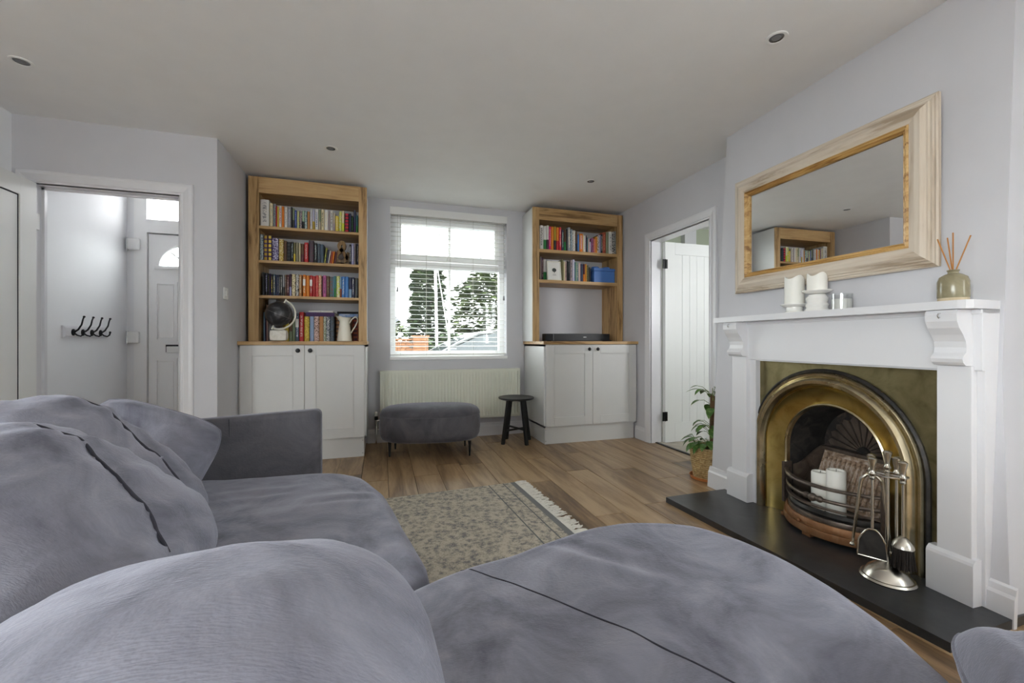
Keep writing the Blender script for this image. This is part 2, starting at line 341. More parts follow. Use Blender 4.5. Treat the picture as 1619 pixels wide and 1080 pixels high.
def copy_tree(o, parent=None):
    c = o.copy(); COL.objects.link(c); c.parent = parent
    for ch in list(o.children): copy_tree(ch, c)
    return c
rnd = random.Random(7)
# ================================================================== SETTING
XL, XA, XR, YD, YB, ZC = -2.20, -1.10, 2.53, 3.42, 4.37, 2.42
YREAR = -2.4
def wall_hole(ax, p0, p1, q0, q1, z1, h0, h1, hz0, hz1):   # wall slab p0..p1 thick along ax, q range, one rectangular hole
    b = MB()
    def bx(a0, a1, za, zb):
        if a1-a0 < 1e-4 or zb-za < 1e-4: return
        b.box(p0, p1, a0, a1, za, zb) if ax == 'x' else b.box(a0, a1, p0, p1, za, zb)
    bx(q0, h0, 0, z1); bx(h1, q1, 0, z1); bx(h0, h1, 0, hz0); bx(h0, h1, hz1, z1); return b
WX0, WX1, WZ0, WZ1 = 0.080, 1.292, 0.845, 2.335           # window recess
structure('wall_back', wall_hole('y', YB, YB+0.25, XA, 2.65, ZC, WX0, WX1, WZ0, WZ1), 'wall_paint', label='pale grey front wall around the window')
structure('wall_partition', MB().box(XA-0.1, XA, YD, 4.77, 0, ZC), 'wall_paint', label='short pale wall beside the tall bookcase')
structure('wall_doorway', wall_hole('y', YD, YD+0.1, XL, XA-0.1, ZC, -2.09, -1.324, 0, 1.992), 'wall_paint', label='shaded wall with the hall doorway')
structure('wall_left', wall_hole('x', XL-0.1, XL, YREAR, 4.77, ZC, -2.3, -0.1, 0, 2.07), 'hall_paint', label='pale wall running into the hall')
structure('wall_hall_front', wall_hole('y', 4.66, 4.77, XL, XA-0.1, ZC, -2.14, -1.25, 0, 2.37), 'hall_paint', label='hall wall around the front door')
DY0, DY1, DZ = 2.775, 3.545, 1.985                          # right doorway
_w = wall_hole('x', XR, XR+0.12, 0.4, YB+0.25, ZC, DY0, DY1, 0, DZ)
_w2 = wall_hole('x', XR, XR+0.12, YREAR, 0.4, ZC, -1.9, -0.5, 0.9, 2.05)
structure('wall_right', _w.add(_w2.v, _w2.f), 'wall_paint', label='pale grey wall with the side doorway')
structure('wall_rear', MB().box(XL-0.1, XR+0.12, YREAR-0.12, YREAR, 0, ZC), 'wall_paint', label='plain rear wall of the sitting room')
structure('ceiling', MB().box(XL-0.1, 5.2, YREAR-0.12, 4.77, ZC, ZC+0.12), 'ceiling_paint', label='smooth white ceiling')
# chimney breast with fireplace hole, face leaning slightly back towards the ceiling
HA0, HA1, HZ = 0.345, 1.275, 0.885
def chim(a0, a1, z0, z1):
    d = -0.36
    return [C(p) for p in ((a0, lean(z0), z0), (a1, lean(z0), z0), (a1, d, z0), (a0, d, z0), (a0, lean(z1), z1), (a1, lean(z1), z1), (a1, d, z1), (a0, d, z1))]
HEX = [(0, 1, 2, 3), (7, 6, 5, 4), (0, 4, 5, 1), (1, 5, 6, 2), (2, 6, 7, 3), (3, 7, 4, 0)]
b = MB()
for r in ((0, HA0, 0, HZ), (0, 1.43, HZ, ZC)): b.add(chim(*r), HEX)
q = chim(HA1, 1.43, 0, HZ); q[1] = C((1.475, lean(0), 0)); q[2] = C((1.475, -0.36, 0)); b.add(q, HEX)
structure('wall_chimney', b, 'wall_paint', label='chimney breast above and beside the fireplace')
# side room beyond the right doorway
_w = wall_hole('y', 1.38, 1.5, 2.65, 5.2, ZC, 3.4, 4.1, 1.2, 1.9)  # unseen opening added so daylight falls on the open door leaf
structure('wall_side_room', MB().box(5.08, 5.2, 1.5, 4.62, 0, ZC).add(_w.v, _w.f), 'green_paint', label='green wall of the room beyond the door')
structure('wall_side_room_front', MB().box(2.65, 5.2, YB, YB+0.25, 0, ZC), 'green_paint', label='green front wall of the side room')
structure('trim_1', MB().box(3.55, 3.72, 4.3, 4.37, 0, ZC), 'white_gloss', label='white boxing in the side room')
# floors
floor = structure('floor', MB().box(XL-0.1, XR+0.06, YREAR-0.12, 4.77, -0.12, -0.012), 'dark_gap', label='oak plank floor of the sitting room')
structure('floor_side_room', MB().box(XR+0.06, 5.2, 1.38, 4.62, -0.12, 0.004), 'carpet_beige', label='beige carpet beyond the doorway')
structure('threshold', MB().cbox(XR+0.045, XR+0.075, DY0, DY1, -0.01, 0.009, 0.003), 'black_metal', label='dark threshold strip in the side doorway')
PW, GAP = 0.187, 0.0030
nx = 0; x = XL
pr = random.Random(11)
while x < XR+0.05:
    x1 = min(x+PW, XR+0.05); y = YREAR-0.1-pr.random()*1.1; 
    while y < 4.66:
        Lh = 1.22; y0, y1 = max(y, YREAR), min(y+Lh, 4.66)
        ytop = y1 if x1 < XA else min(y1, YB)
        if ytop-y0 > 0.03:
            dz = pr.uniform(-0.0004, 0.0004)
            MB().cbox(x+GAP/2, x1-GAP/2, y0+GAP/2, ytop-GAP/2, -0.012, dz, 0.0018).build('floor_plank', 'floor_oak', floor)
        y += Lh
    x += PW
# skirting boards
def skirt_prof(h): return [(0, 0), (0.018, 0), (0.018, h*0.72), (0.012, h*0.8), (0.009, h*0.95), (0, h)]
structure('baseboard_back', MB().prism([(YB-q[0], q[1]) for q in skirt_prof(0.135)], -0.13, 1.47, 'x'), 'white_gloss', label='white skirting board under the radiator')
structure('baseboard_right', MB().prism([(XR-q[0], q[1]) for q in skirt_prof(0.13)], 3.62, 3.80, 'y'), 'white_gloss', label='short white skirting between cabinet and doorway')
def cprism(prof, a0, a1): # profile in (o,z) along a
    n = len(prof); return MB().add([C((a, p[0]+lean(p[1]), p[1])) for a in (a0, a1) for p in prof], [tuple(range(n))[::-1], tuple(range(n, 2*n))]+[(i, (i+1) % n, n+(i+1) % n, n+i) for i in range(n)])
structure('baseboard_chimney', cprism(skirt_prof(0.14), 1.405, 1.49), 'white_gloss', label='white skirting on the chimney breast beside the hearth')
structure('baseboard_chimney_far', cprism(skirt_prof(0.14), -0.015, 0.21), 'white_gloss', label='white skirting end beside the plant pot')
structure('baseboard_alcove', MB().prism([(XR-q[0], q[1]) for q in skirt_prof(0.14)], YREAR, 0.93, 'y'), 'white_gloss', label='white skirting in the alcove past the chimney')
# architraves: profile swept round a doorway
ARP = [(0.0, 0.0), (0.0, 0.012), (0.012, 0.016), (0.02, 0.010), (0.03, 0.014), (0.055, 0.022), (0.07, 0.022), (0.078, 0.016), (0.08, 0.0)]
def architrave(T, q0, q1, z1, prof=ARP, gap=0.006):
    rows = []
    for (w, d) in prof:
        w += gap; rows.append([T(q0-w, d, 0), T(q0-w, d, z1+w), T(q1+w, d, z1+w), T(q1+w, d, 0)])
    rows.append(rows[0]); return MB().grid(rows)
structure('trim_2', architrave(lambda q, d, z: (XR-d, q, z), DY0, DY1, DZ), 'white_gloss', label='white moulded architrave of the side doorway')
structure('trim_3', architrave(lambda q, d, z: (q, YD-d, z), -2.09, -1.324, 1.992), 'white_gloss', label='white moulded architrave of the hall doorway')
# door linings
structure('trim_4', MB().box(XR, XR+0.12, DY1-0.004, DY1+0.02, 0, DZ+0.02).box(XR, XR+0.12, DY0-0.02, DY0+0.004, 0, DZ+0.02).box(XR, XR+0.12, DY0, DY1, DZ-0.004, DZ+0.02), 'white_gloss', label='white lining of the side doorway')
structure('trim_5', MB().box(-1.328, -1.304, YD, YD+0.1, 0, 2.01).box(-2.11, -2.086, YD, YD+0.1, 0, 2.01).box(-2.09, -1.324, YD, YD+0.1, 1.988, 2.01)
          .box(-1.345, -1.328, YD+0.05, YD+0.065, 0, 1.988).box(-2.09, -1.324, YD+0.05, YD+0.065, 1.975, 1.992).box(-2.086, -2.07, YD+0.05, YD+0.065, 0, 1.988), 'white_gloss', label='white lining and stop of the hall doorway')
# ---- window
win = thing('window_1', 'white framed casement window behind the blind', None, ((WX0+WX1)/2, YB+0.14, WZ0)); win['kind'] = 'structure'
FY0, FY1 = YB+0.11, YB+0.17
def frame(x0, x1, z0, z1, w, y0, y1):
    return MB().box(x0, x1, y0, y1, z0, z0+w).box(x0, x1, y0, y1, z1-w, z1).box(x0, x0+w, y0, y1, z0+w, z1-w).box(x1-w, x1, y0, y1, z0+w, z1-w)
frame(WX0, WX1, WZ0, WZ1, 0.055, FY0, FY1).build('outer_frame', 'upvc', win)
MB().cbox(WX0+0.05, WX1-0.05, FY0-0.004, FY1, 1.765, 1.835, 0.006).build('transom', 'upvc', win)
cas = frame(WX0+0.05, WX1-0.05, 1.84, WZ1-0.06, 0.062, FY0-0.02, FY1-0.01).build('top_casement', 'upvc', win)
MB().cbox(0.655, 0.70, FY0-0.035, FY0-0.02, 1.845, 1.87, 0.004).cbox(0.66, 0.675, FY0-0.05, FY0-0.03, 1.85, 1.90, 0.003).build('handle', 'white_metal', cas)
MB().box(0.677, 0.70, FY0+0.002, FY0+0.028, 1.90, 2.215).build('glazing_bar', 'upvc', win)
MB().box(0.677, 0.70, FY0+0.002, FY0+0.028, WZ0+0.055, 1.765).build('glazing_bar', 'upvc', win)
for z0, z1, x0, x1 in ((1.90, 2.215, WX0+0.11, WX1-0.11), (WZ0+0.055, 1.765, WX0+0.055, WX1-0.055)):
    MB().box(x0, x1, FY0+0.03, FY0+0.036, z0, z1).build('pane', 'dimming_street_pane', win)
MB().cbox(WX0-0.004, WX1+0.004, YB-0.022, YB+0.11, 0.815, 0.846, 0.004).build('window_sill', 'upvc', win)
# ---- unseen glazed doors behind the camera, added to fill the room with light
gd = thing('fill_light_doors', 'white framed glazed doors added unseen in the side wall for fill light', None, (XL-0.05, -1.2, 0)); gd['kind'] = 'structure'
for k in range(3):
    y0 = -2.3+k*0.7333; fr = frame(y0, y0+0.7333, 0.0, 2.07, 0.06, XL-0.08, XL-0.02).map(lambda p: (p[1], p[0], p[2])).build('casement', 'upvc', gd)
    MB().box(XL-0.053, XL-0.047, y0+0.06, y0+0.673, 0.06, 2.01).build('pane', 'pane', fr)
sw = thing('fill_light_window', 'white framed window added unseen behind the sofa for fill light', None, (XR+0.06, -1.2, 0.9)); sw['kind'] = 'structure'  # unseen window, added to light the short wall and the cushions
for k in range(2):
    y0 = -1.9+k*0.7; fr = frame(y0, y0+0.7, 0.9, 2.05, 0.055, XR+0.03, XR+0.09).map(lambda p: (p[1], p[0], p[2])).build('casement', 'upvc', sw)
    MB().box(XR+0.057, XR+0.063, y0+0.055, y0+0.645, 0.955, 1.995).build('pane', 'pane', fr)
# ---- front door in the hall
YF = 4.66
fd = thing('door_1', 'white panelled front door with fanlight seen through the hall doorway', None, (-1.72, YF+0.03, 0)); fd['kind'] = 'structure'
MB().box(-2.14, -2.045, YF-0.02, YF+0.06, 0, 2.37).box(-1.385, -1.25, YF-0.02, YF+0.06, 0, 2.37).box(-2.045, -1.385, YF-0.02, YF+0.06, 1.995, 2.115).box(-2.045, -1.385, YF-0.02, YF+0.06, 2.32, 2.37).build('door_frame', 'upvc', fd)
MB().box(-2.03, -1.40, YF+0.02, YF+0.03, 2.12, 2.32).build('transom_pane', 'obscure_pane', fd)
for zz in (1.88, 1.04):
    h = MB().cbox(-2.175, -2.09, YF-0.06, YF-0.02, zz-0.055, zz+0.05, 0.012).build('hinge', 'white_metal', fd)
    MB().cbox(-2.185, -2.172, YF-0.055, YF-0.025, zz-0.06, zz+0.055, 0.004).build('pin', 'chrome', h)
FCX, FCZ, FRX, FRZ = -1.72, 1.70, 0.24, 0.20
leaf = MB()
lx0, lx1, ly0, ly1 = -2.038, -1.392, YF, YF+0.045
leaf.box(lx0, lx1, ly0, ly1, 0.03, FCZ).box(lx0, FCX-FRX, ly0, ly1, FCZ, 1.985).box(FCX+FRX, lx1, ly0, ly1, FCZ, 1.985)
arc = [(FCX-FRX*math.cos(math.pi*i/20), FCZ+FRZ*math.sin(math.pi*i/20)) for i in range(21)]
for i in range(20): leaf.prism([arc[i], arc[i+1], (arc[i+1][0], 1.985), (arc[i][0], 1.985)], ly0, ly1, 'y')
lf = leaf.build('door_leaf', 'upvc', fd)
MB().prism([(FCX+(p[0]-FCX)*0.98, FCZ+(p[1]-FCZ)*0.98) for p in arc], YF+0.02, YF+0.026, 'y').build('fanlight_pane', 'pane', lf)
MB().tube([(p[0], YF-0.004, p[1]) for p in arc], 0.012, 8).build('fanlight_moulding', 'upvc', lf, smooth=True)
MB().cbox(FCX-FRX-0.03, FCX+FRX+0.03, YF-0.02, YF+0.001, FCZ-0.035, FCZ-0.012, 0.005).build('fanlight_sill', 'upvc', lf)
for ang in (45, 90, 135):
    t = math.radians(ang); MB().tube([(FCX, YF+0.012, FCZ), (FCX+FRX*math.cos(t), YF+0.012, FCZ+FRZ*math.sin(t))], 0.008, 6).build('fanlight_bar', 'upvc', lf)
for x0 in (-1.99, -1.62):
    for z0, z1 in ((1.0, 1.55), (0.30, 0.845)):
        pm = frame(x0, x0+0.175, z0, z1, 0.02, YF-0.013, YF+0.002).build('panel_moulding', 'upvc', lf)
        MB().cbox(x0+0.03, x0+0.145, YF-0.006, YF+0.001, z0+0.03, z1-0.03, 0.004).build('panel', 'upvc', lf)
MB().box(-2.08, -2.03, YF+0.046, YF+0.056, 0.0, 2.02).box(-1.40, -1.35, YF+0.046, YF+0.056, 0.0, 2.02).box(-2.03, -1.40, YF+0.046, YF+0.056, 1.975, 2.02).box(-2.03, -1.40, YF+0.046, YF+0.056, 0.0, 0.05).build('light_stop_seal', 'dark_gap', fd)  # dark ring added behind the leaf gaps to block leaking daylight
lb = MB().box(-1.905, -1.55, YF-0.008, YF, 0.90, 0.97).build('letterbox', 'black_metal', lf)
MB().cbox(-1.898, -1.557, YF-0.016, YF-0.006, 0.897, 0.955, 0.004).build('letterbox_flap', 'white_metal', lf)
MB().cbox(-2.1, -1.35, 3.7, 4.55, 0.0006, 0.012, 0.004).build('door_mat', 'hall_floor', None, label='brown mat lying inside the front door', cat='mat')
# ---- hall door leaf standing open against the left wall
hd = thing('door_2', 'white shaker interior door standing open beside the hall doorway', None, (-2.07, 3.0, 0)); hd['kind'] = 'structure'
hx0, hx1, hy0, hy1 = -2.092, -2.052, 2.60, 3.375
MB().box(hx0, hx1-0.008, hy0, hy1, 0.008, 1.985).build('door_panel', 'door_white', hd)
for y0, y1, z0, z1, nm in ((hy0, hy0+0.115, 0.008, 1.985, 'stile'), (hy1-0.125, hy1, 0.008, 1.985, 'stile'), (hy0+0.115, hy1-0.125, 0.008, 0.2, 'rail'), (hy0+0.115, hy1-0.125, 1.875, 1.985, 'rail')):
    MB().cbox(hx1-0.010, hx1, y0, y1, z0, z1, 0.0015).build(nm, 'door_white', hd)
MB().box(hx1-0.0085, hx1-0.0075, hy0+0.115, hy1-0.125, 1.868, 1.875).box(hx1-0.0085, hx1-0.0075, hy1-0.133, hy1-0.125, 0.2, 1.875).build('panel_groove', 'seam_dark', hd)
for zz in (0.25, 1.75): MB().cbox(hx1-0.012, hx1-0.002, hy1, hy1+0.03, zz-0.05, zz+0.05, 0.002).build('hinge', 'white_metal', hd)
# ---- boarded door standing open in the side room
sd = thing('door_3', 'white boarded door standing open into the side room', None, (3.03, 3.52, 0)); sd['kind'] = 'structure'
sy0, sy1, sx0, sx1 = 3.498, 3.538, 2.655, 3.415
MB().box(sx0, sx1, sy0+0.008, sy1, 0.008, 1.978).build('door_core', 'door_white', sd)
for x0, x1, z0, z1, nm in ((sx0, sx0+0.115, 0.008, 1.978, 'stile'), (sx1-0.115, sx1, 0.008, 1.978, 'stile'), (sx0+0.115, sx1-0.115, 0.008, 0.20, 'rail'), (sx0+0.115, sx1-0.115, 1.86, 1.978, 'rail')):
    MB().cbox(x0, x1, sy0-0.004, sy0+0.010, z0, z1, 0.002).build(nm, 'door_white', sd)
nb = 6; bw = (sx1-sx0-0.23)/nb
for k in range(nb):
    x0 = sx0+0.115+k*bw; MB().cbox(x0+0.001, x0+bw-0.001, sy0+0.001, sy0+0.010, 0.2, 1.86, 0.004).build('board', 'door_white', sd)
for zz in (0.265, 1.76):
    MB().cbox(2.622, 2.652, sy0-0.010, sy0-0.004, zz-0.045, zz+0.045, 0.002).cbox(2.652, 2.678, sy0-0.010, sy0-0.003, zz-0.045, zz+0.045, 0.002).tube([(2.652, sy0-0.010, zz-0.047), (2.652, sy0-0.010, zz+0.047)], 0.005).build('hinge', 'black_metal', sd)
# ---- outdoors ground
structure('ground_outside', MB().box(-14, 26, 4.8, 40, -0.40, -0.25), 'asphalt', label='grey street surface outside the window')
structure('ground_garden', MB().box(-12, XL-0.12, -10, 3.0, -0.30, -0.15), 'asphalt', label='paved terrace outside the added fill-light doors')
# ================================================================== BOOKCASES AND CABINETS
def cabinet(label_c, label_w, x0, x1, ypl, side_x, knob_mid):
    ycar = ypl-0.022; ydoor = ycar-0.02
    t = thing('base_cabinet', label_c, 'cabinet', ((x0+x1)/2, (ypl+YB)/2, 0), 'white cabinets under the bookcases')
    pl = MB().box(x0+0.02, x1-0.02, ypl, YB, 0, 0.163).build('plinth', 'cabinet_white', t)
    for sx in ((x1-0.03) if side_x > 0 else (x0+0.03),):
        for zz in (0.03, 0.14): MB().tube([(sx, ypl+0.001, zz), (sx, ypl-0.0015, zz)], 0.004, 8).build('screw', 'grey_plastic', pl)
    c = MB().box(x0, x0+0.018, ycar, YB, 0.165, 0.97).box(x1-0.018, x1, ycar, YB, 0.165, 0.97).box(x0, x1, ycar, YB, 0.165, 0.183).box(x0, x1, ycar, YB, 0.952, 0.97).box(x0, x1, YB-0.012, YB, 0.165, 0.97)
    c.build('carcase', 'cabinet_white', t)
    xm = (x0+x1)/2; m = 0.016
    for k, (a, b_) in enumerate(((x0+m, xm-0.0015), (xm+0.0015, x1-m))):
        d = MB().box(a, b_, ydoor+0.012, ycar-0.0005, 0.178, 0.967).build('door', 'cabinet_white', t)
        w = 0.085
        for (p, q, z0, z1, nm) in ((a, a+w, 0.178, 0.967, 'stile'), (b_-w, b_, 0.178, 0.967, 'stile'), (a+w, b_-w, 0.178, 0.178+w, 'rail'), (a+w, b_-w, 0.967-w, 0.967, 'rail')):
            MB().cbox(p, q, ydoor, ydoor+0.0125, z0, z1, 0.0015).build(nm, 'cabinet_white', d)
        kx = (b_-0.045) if k == 0 else (a+0.045)
        MB().lathe([(0.006, 0), (0.006, 0.012), (0.016, 0.018), (0.018, 0.024), (0.014, 0.030), (0.004, 0.032)], n=16).map(lambda p: (kx+p[0], ydoor-p[2], 0.925+p[1])).build('knob', 'black_metal', d, smooth=True)
    wt = MB().cbox(x0-(0.012 if side_x < 0 else 0.0), x1+(0.008 if side_x > 0 else 0.006), ydoor-0.006, YB, 0.972, 1.002, 0.002)
    wt.build('worktop', 'oak_x', None, label=label_w, cat='worktop', group='oak worktops on the white cabinets')
cabinet('white shaker two-door cabinet beneath the globe, between hall wall and radiator', 'oak worktop carrying the black globe and cream jug', XA+0.002, -0.128, 3.885, 1, None)
cabinet('white shaker two-door cabinet beneath the soundbar, beside the small black stool', 'oak worktop carrying the black soundbar', 1.492, XR-0.008, 3.806, -1, None)
def bookcase(label, x0, x1, xi0, xi1, yf, ztop, zrail, shelves, th, white_side):
    t = thing('bookcase', label, 'bookcase', ((x0+x1)/2, (yf+YB)/2, 1.002), 'oak framed bookcases either side of the window')
    for a, b_, nm in ((x0, xi0, 'stile'), (xi1, x1, 'stile')): MB().cbox(a, b_, yf, yf+0.022, 1.0025, ztop, 0.0015).build(nm, 'oak_z', t)
    MB().cbox(xi0, xi1, yf+0.001, yf+0.021, zrail, ztop, 0.0015).build('top_rail', 'oak_x', t)
    s0, s1 = x0+0.02, x1-0.02
    for a, b_ in ((xi0-0.022, xi0-0.002), (xi1+0.002, xi1+0.022)): MB().box(a, b_, yf+0.022, YB-0.001, 1.0025, ztop-0.01).build('side_panel', 'oak_z', t)
    if white_side > 0: MB().box(xi1+0.022, x1-0.002, yf+0.0225, YB-0.001, 1.0025, ztop-0.004).build('outer_side', 'cabinet_white', t, label='white painted outer side')
    if white_side < 0: MB().box(x0+0.002, xi0-0.022, yf+0.0225, YB-0.001, 1.0025, ztop-0.004).build('outer_side', 'cabinet_white', t, label='white painted outer side')
    MB().box(xi0-0.002, xi1+0.002, yf+0.022, YB-0.001, zrail+0.005, zrail+0.022).build('top_board', 'oak_x', t)
    for z in shelves: MB().cbox(xi0-0.0015, xi1+0.0015, yf+0.004, YB-0.001, z-th, z, 0.0015).build('shelf', 'oak_x', t)
bookcase('tall oak bookcase holding the black globe, full of books', -1.069, -0.130, -0.992, -0.199, 4.02, 2.392, 2.258, (1.981, 1.691, 1.393), 0.024, 1)
bookcase('tall oak bookcase with soundbar and blue box, beside the side doorway', 1.470, 2.513, 1.540, 2.446, 4.03, 2.376, 2.25, (1.951, 1.637), 0.033, -1)
# ================================================================== BOOKS
def lin(c): return tuple(((x/255)/12.92 if x/255 <= 0.04045 else ((x/255+0.055)/1.055)**2.4) for x in c)
COLS = dict(white=(214, 212, 208), cream=(219, 207, 170), grey=(140, 142, 146), red=(176, 30, 34), yellow=(214, 190, 70), orange=(214, 120, 28), black=(22, 22, 26), sage=(128, 140, 112), blue=(52, 76, 150),
    lime=(196, 204, 60), slate=(70, 84, 100), mint=(168, 190, 160), teal=(64, 118, 124), tan=(176, 124, 72), lilac=(186, 184, 208), mauve=(160, 146, 150), beige=(170, 158, 140), navy=(38, 42, 74), silver=(170, 182, 186),
    purple=(62, 34, 84), violet=(66, 50, 104), gold=(176, 146, 40), brown=(92, 64, 42), charcoal=(60, 60, 58), olive=(112, 108, 70), khaki=(128, 122, 98), plum=(74, 44, 62), maroon=(78, 26, 36), lavender=(150, 150, 190),
    salmon=(206, 120, 96), pink=(184, 96, 150), green=(40, 120, 60), magenta=(206, 24, 110), crimson=(190, 22, 52), azure=(70, 124, 190), rose=(206, 176, 170), sky=(130, 160, 190), amber=(212, 140, 44), rust=(150, 66, 40))
SEEN = {}
def book(u0, u1, vt, col, ink, style, desc, y, z, lean_px=0, depth=0.16):
    lo_, hi_ = (-0.9912, -0.1998) if u0 < 700 else (1.5408, 2.4452)
    x0 = max(lo_, on_y(u0, V0, y).x+0.0006); x1 = min(hi_, on_y(u1, V0, y).x-0.0006); zt = on_y((u0+u1)/2, vt, y).z
    h = max(0.08, zt-z); d = min(depth, YB-0.01-y); w = x1-x0; c = min(0.003, w*0.2)
    sh = (on_y(u1+lean_px, V0, y).x-on_y(u1, V0, y).x)/h if lean_px else 0
    cov = MB(); t = min(0.0025, w*0.18); z0 = z+0.0004
    prof = [(x0, y+d), (x0, y+0.006), (x0+w*0.18, y+0.0015), (x0+w*0.5, y), (x1-w*0.18, y+0.0015), (x1, y+0.006), (x1, y+d), (x1-t, y+d), (x1-t, y+0.009), (x0+t, y+0.009), (x0+t, y+d)]
    cov.prism(prof, z0, z0+h)
    pg = MB().box(x0+t*1.05, x1-t*1.05, y+0.0095, y+d-0.004, z0+0.003, z0+h-0.004)
    if sh:
        for q in (cov, pg): q.map(lambda p: (p[0]+sh*(p[2]-z0), p[1], p[2]))
    o = cov.build('book', 'book_'+style if style != 'label' else 'book_text', None)
    o.color = (*lin(COLS[col] if isinstance(col, str) else col), 1); o['ink'] = list(lin(COLS[ink])) if ink else list(lin(COLS['cream']))
    pg.build('page_block', 'page_paper', o)
    if style == 'label':
        MB().box(x0+w*0.08, x1-w*0.08, y-0.0012, y+0.002, z0+h*0.5, z0+h*0.8).build('spine_label', 'print_white', o)
    return o
def row(rows, y, z, shelf, group, ends, depth=0.16):
    n = len(rows)
    for i, r in enumerate(rows):
        u0, u1, vt, col, ink, style = r[:6]; lp = r[6] if len(r) > 6 else 0
        deco = {'plain': col, 'text': f'{col} {ink}-lettered' if ink else col, 'pattern': f'{ink}-patterned {col}', 'bands': f'{ink}-banded {col}', 'foot': f'{col} and {ink}', 'label': f'{col} white-labelled'}[style]
        o = book(u0, u1, vt, col, ink, style, deco, y, z, lp, depth)
        L_ = rows[i-1][3] if i else None; R_ = rows[i+1][3] if i < n-1 else None
        if L_ and R_: nb = f'between {L_} and {R_} ones'
        elif R_: nb = f'next to {R_} one, {ends[0]}'
        else: nb = f'next to {L_} one, {ends[1]}'
        thin = 'thin ' if u1-u0 < 3 else ('thick ' if u1-u0 > 7 else '')
        lab = f'{"leaning " if lp else ""}{thin}{deco} book {nb}, {shelf}'
        SEEN.setdefault(lab, []).append(o); tag(o, lab, 'book', group)
T1 = [(411.3, 425, 316, 'white', 'grey', 'text'), (426, 431, 322, 'cream', 'grey', 'text'), (431.5, 436, 323, 'grey', 'slate', 'pattern'), (436, 438, 326, 'red', None, 'plain'), (438, 440.5, 327, 'yellow', None, 'plain'), (440.8, 445, 326, 'white', 'crimson', 'text'),
      (445.2, 449, 327, 'orange', None, 'plain'), (449.2, 454.3, 328, 'white', 'mauve', 'text'), (454.6, 460, 328, 'grey', 'lilac', 'text'), (460, 462, 328, 'black', None, 'plain'), (462.2, 465.5, 330, 'sage', 'charcoal', 'foot'), (465.7, 469, 333, 'blue', 'lavender', 'text'),
      (469.2, 472.8, 334, 'mint', 'yellow', 'pattern'), (473, 477.4, 334, 'slate', 'rose', 'pattern'), (477.6, 481, 334, 'mint', 'black', 'foot'), (481.2, 485.4, 334, 'teal', 'white', 'pattern'), (485.8, 489.6, 335, 'tan', None, 'plain'), (490, 493.8, 332, 'white', 'lavender', 'text'),
      (494, 497.4, 332, 'lilac', 'gold', 'foot'), (497.8, 503.3, 332, 'white', 'blue', 'text'), (503.6, 507.4, 332, 'sage', 'beige', 'foot'), (507.6, 512.3, 332, 'cream', 'black', 'text'), (512.8, 518.8, 333, 'white', 'cream', 'text'), (519, 521.6, 334, 'mauve', None, 'plain'),
      (521.8, 526.4, 334, 'white', 'black', 'text'), (526.6, 530, 337, 'beige', 'mauve', 'foot'), (530.2, 535.4, 342, 'yellow', 'cream', 'text'), (535.8, 540, 335, 'lime', 'white', 'pattern'), (540.2, 544.2, 334, 'cream', 'lime', 'foot'), (545, 551.6, 338, 'black', 'crimson', 'bands'),
      (551.8, 555, 338, 'navy', None, 'plain'), (555.2, 558.6, 342, 'black', 'green', 'text'), (559, 562.6, 333, 'navy', 'purple', 'foot'), (562.8, 566, 341, 'teal', 'green', 'foot')]
row(T1, 4.05, 1.981, 'globe bookcase top shelf', 'books on the top shelf of the globe bookcase', ('hall end', 'window end'))
T2 = [(410.3, 416, 371, 'silver', 'slate', 'pattern'), (416.8, 423, 373, 'purple', 'gold', 'bands'), (423.6, 429.6, 373, 'purple', 'yellow', 'bands'), (430, 440, 377, 'violet', 'lilac', 'pattern'), (440.8, 448, 379, 'gold', 'cream', 'pattern'), (448.6, 453, 381, 'brown', None, 'plain'),
      (453.2, 459.4, 383, 'charcoal', 'black', 'bands'), (459.8, 463.8, 383, 'black', 'silver', 'text'), (464, 467, 384, 'olive', 'yellow', 'foot'), (467.2, 472.2, 384, 'khaki', None, 'plain'), (472.6, 475, 385, 'cream', None, 'plain'), (475.6, 480.4, 386, 'brown', 'maroon', 'foot'),
      (480.8, 487.2, 384, 'red', 'rose', 'text'), (488, 496, 381, 'plum', 'charcoal', 'pattern'), (496.6, 501.4, 385, 'black', 'silver', 'text'), (501.8, 506.4, 386, 'slate', 'charcoal', 'text'), (506.6, 511.6, 387, 'slate', None, 'plain'), (511.8, 514.4, 392, 'olive', 'lime', 'pattern', 3.2), (514.8, 517.8, 395, 'navy', None, 'plain', 3.2),
      (518, 520.2, 397, 'white', None, 'plain', 3.2), (521, 524.0, 398, 'rust', None, 'plain', 3), (524.4, 527, 398, 'orange', None, 'plain', 2.4), (527.4, 530.6, 399, 'maroon', None, 'plain', 2.6)]
row(T2, 4.05, 1.691, 'globe bookcase second shelf', 'books on the second shelf of the globe bookcase', ('hall end', 'ampersand'))
T2b = [(552.2, 555.2, 387, 'black', 'white', 'text'), (555.4, 559.4, 386, 'lavender', 'white', 'text'), (559.8, 562, 386, 'mauve', 'charcoal', 'text'), (562.2, 564.2, 386, 'black', None, 'plain'), (564.4, 566.6, 386, 'navy', 'white', 'text')]
row(T2b, 4.05, 1.691, 'past the ampersand on second shelf', 'books on the second shelf of the globe bookcase', ('ampersand', 'window end'))
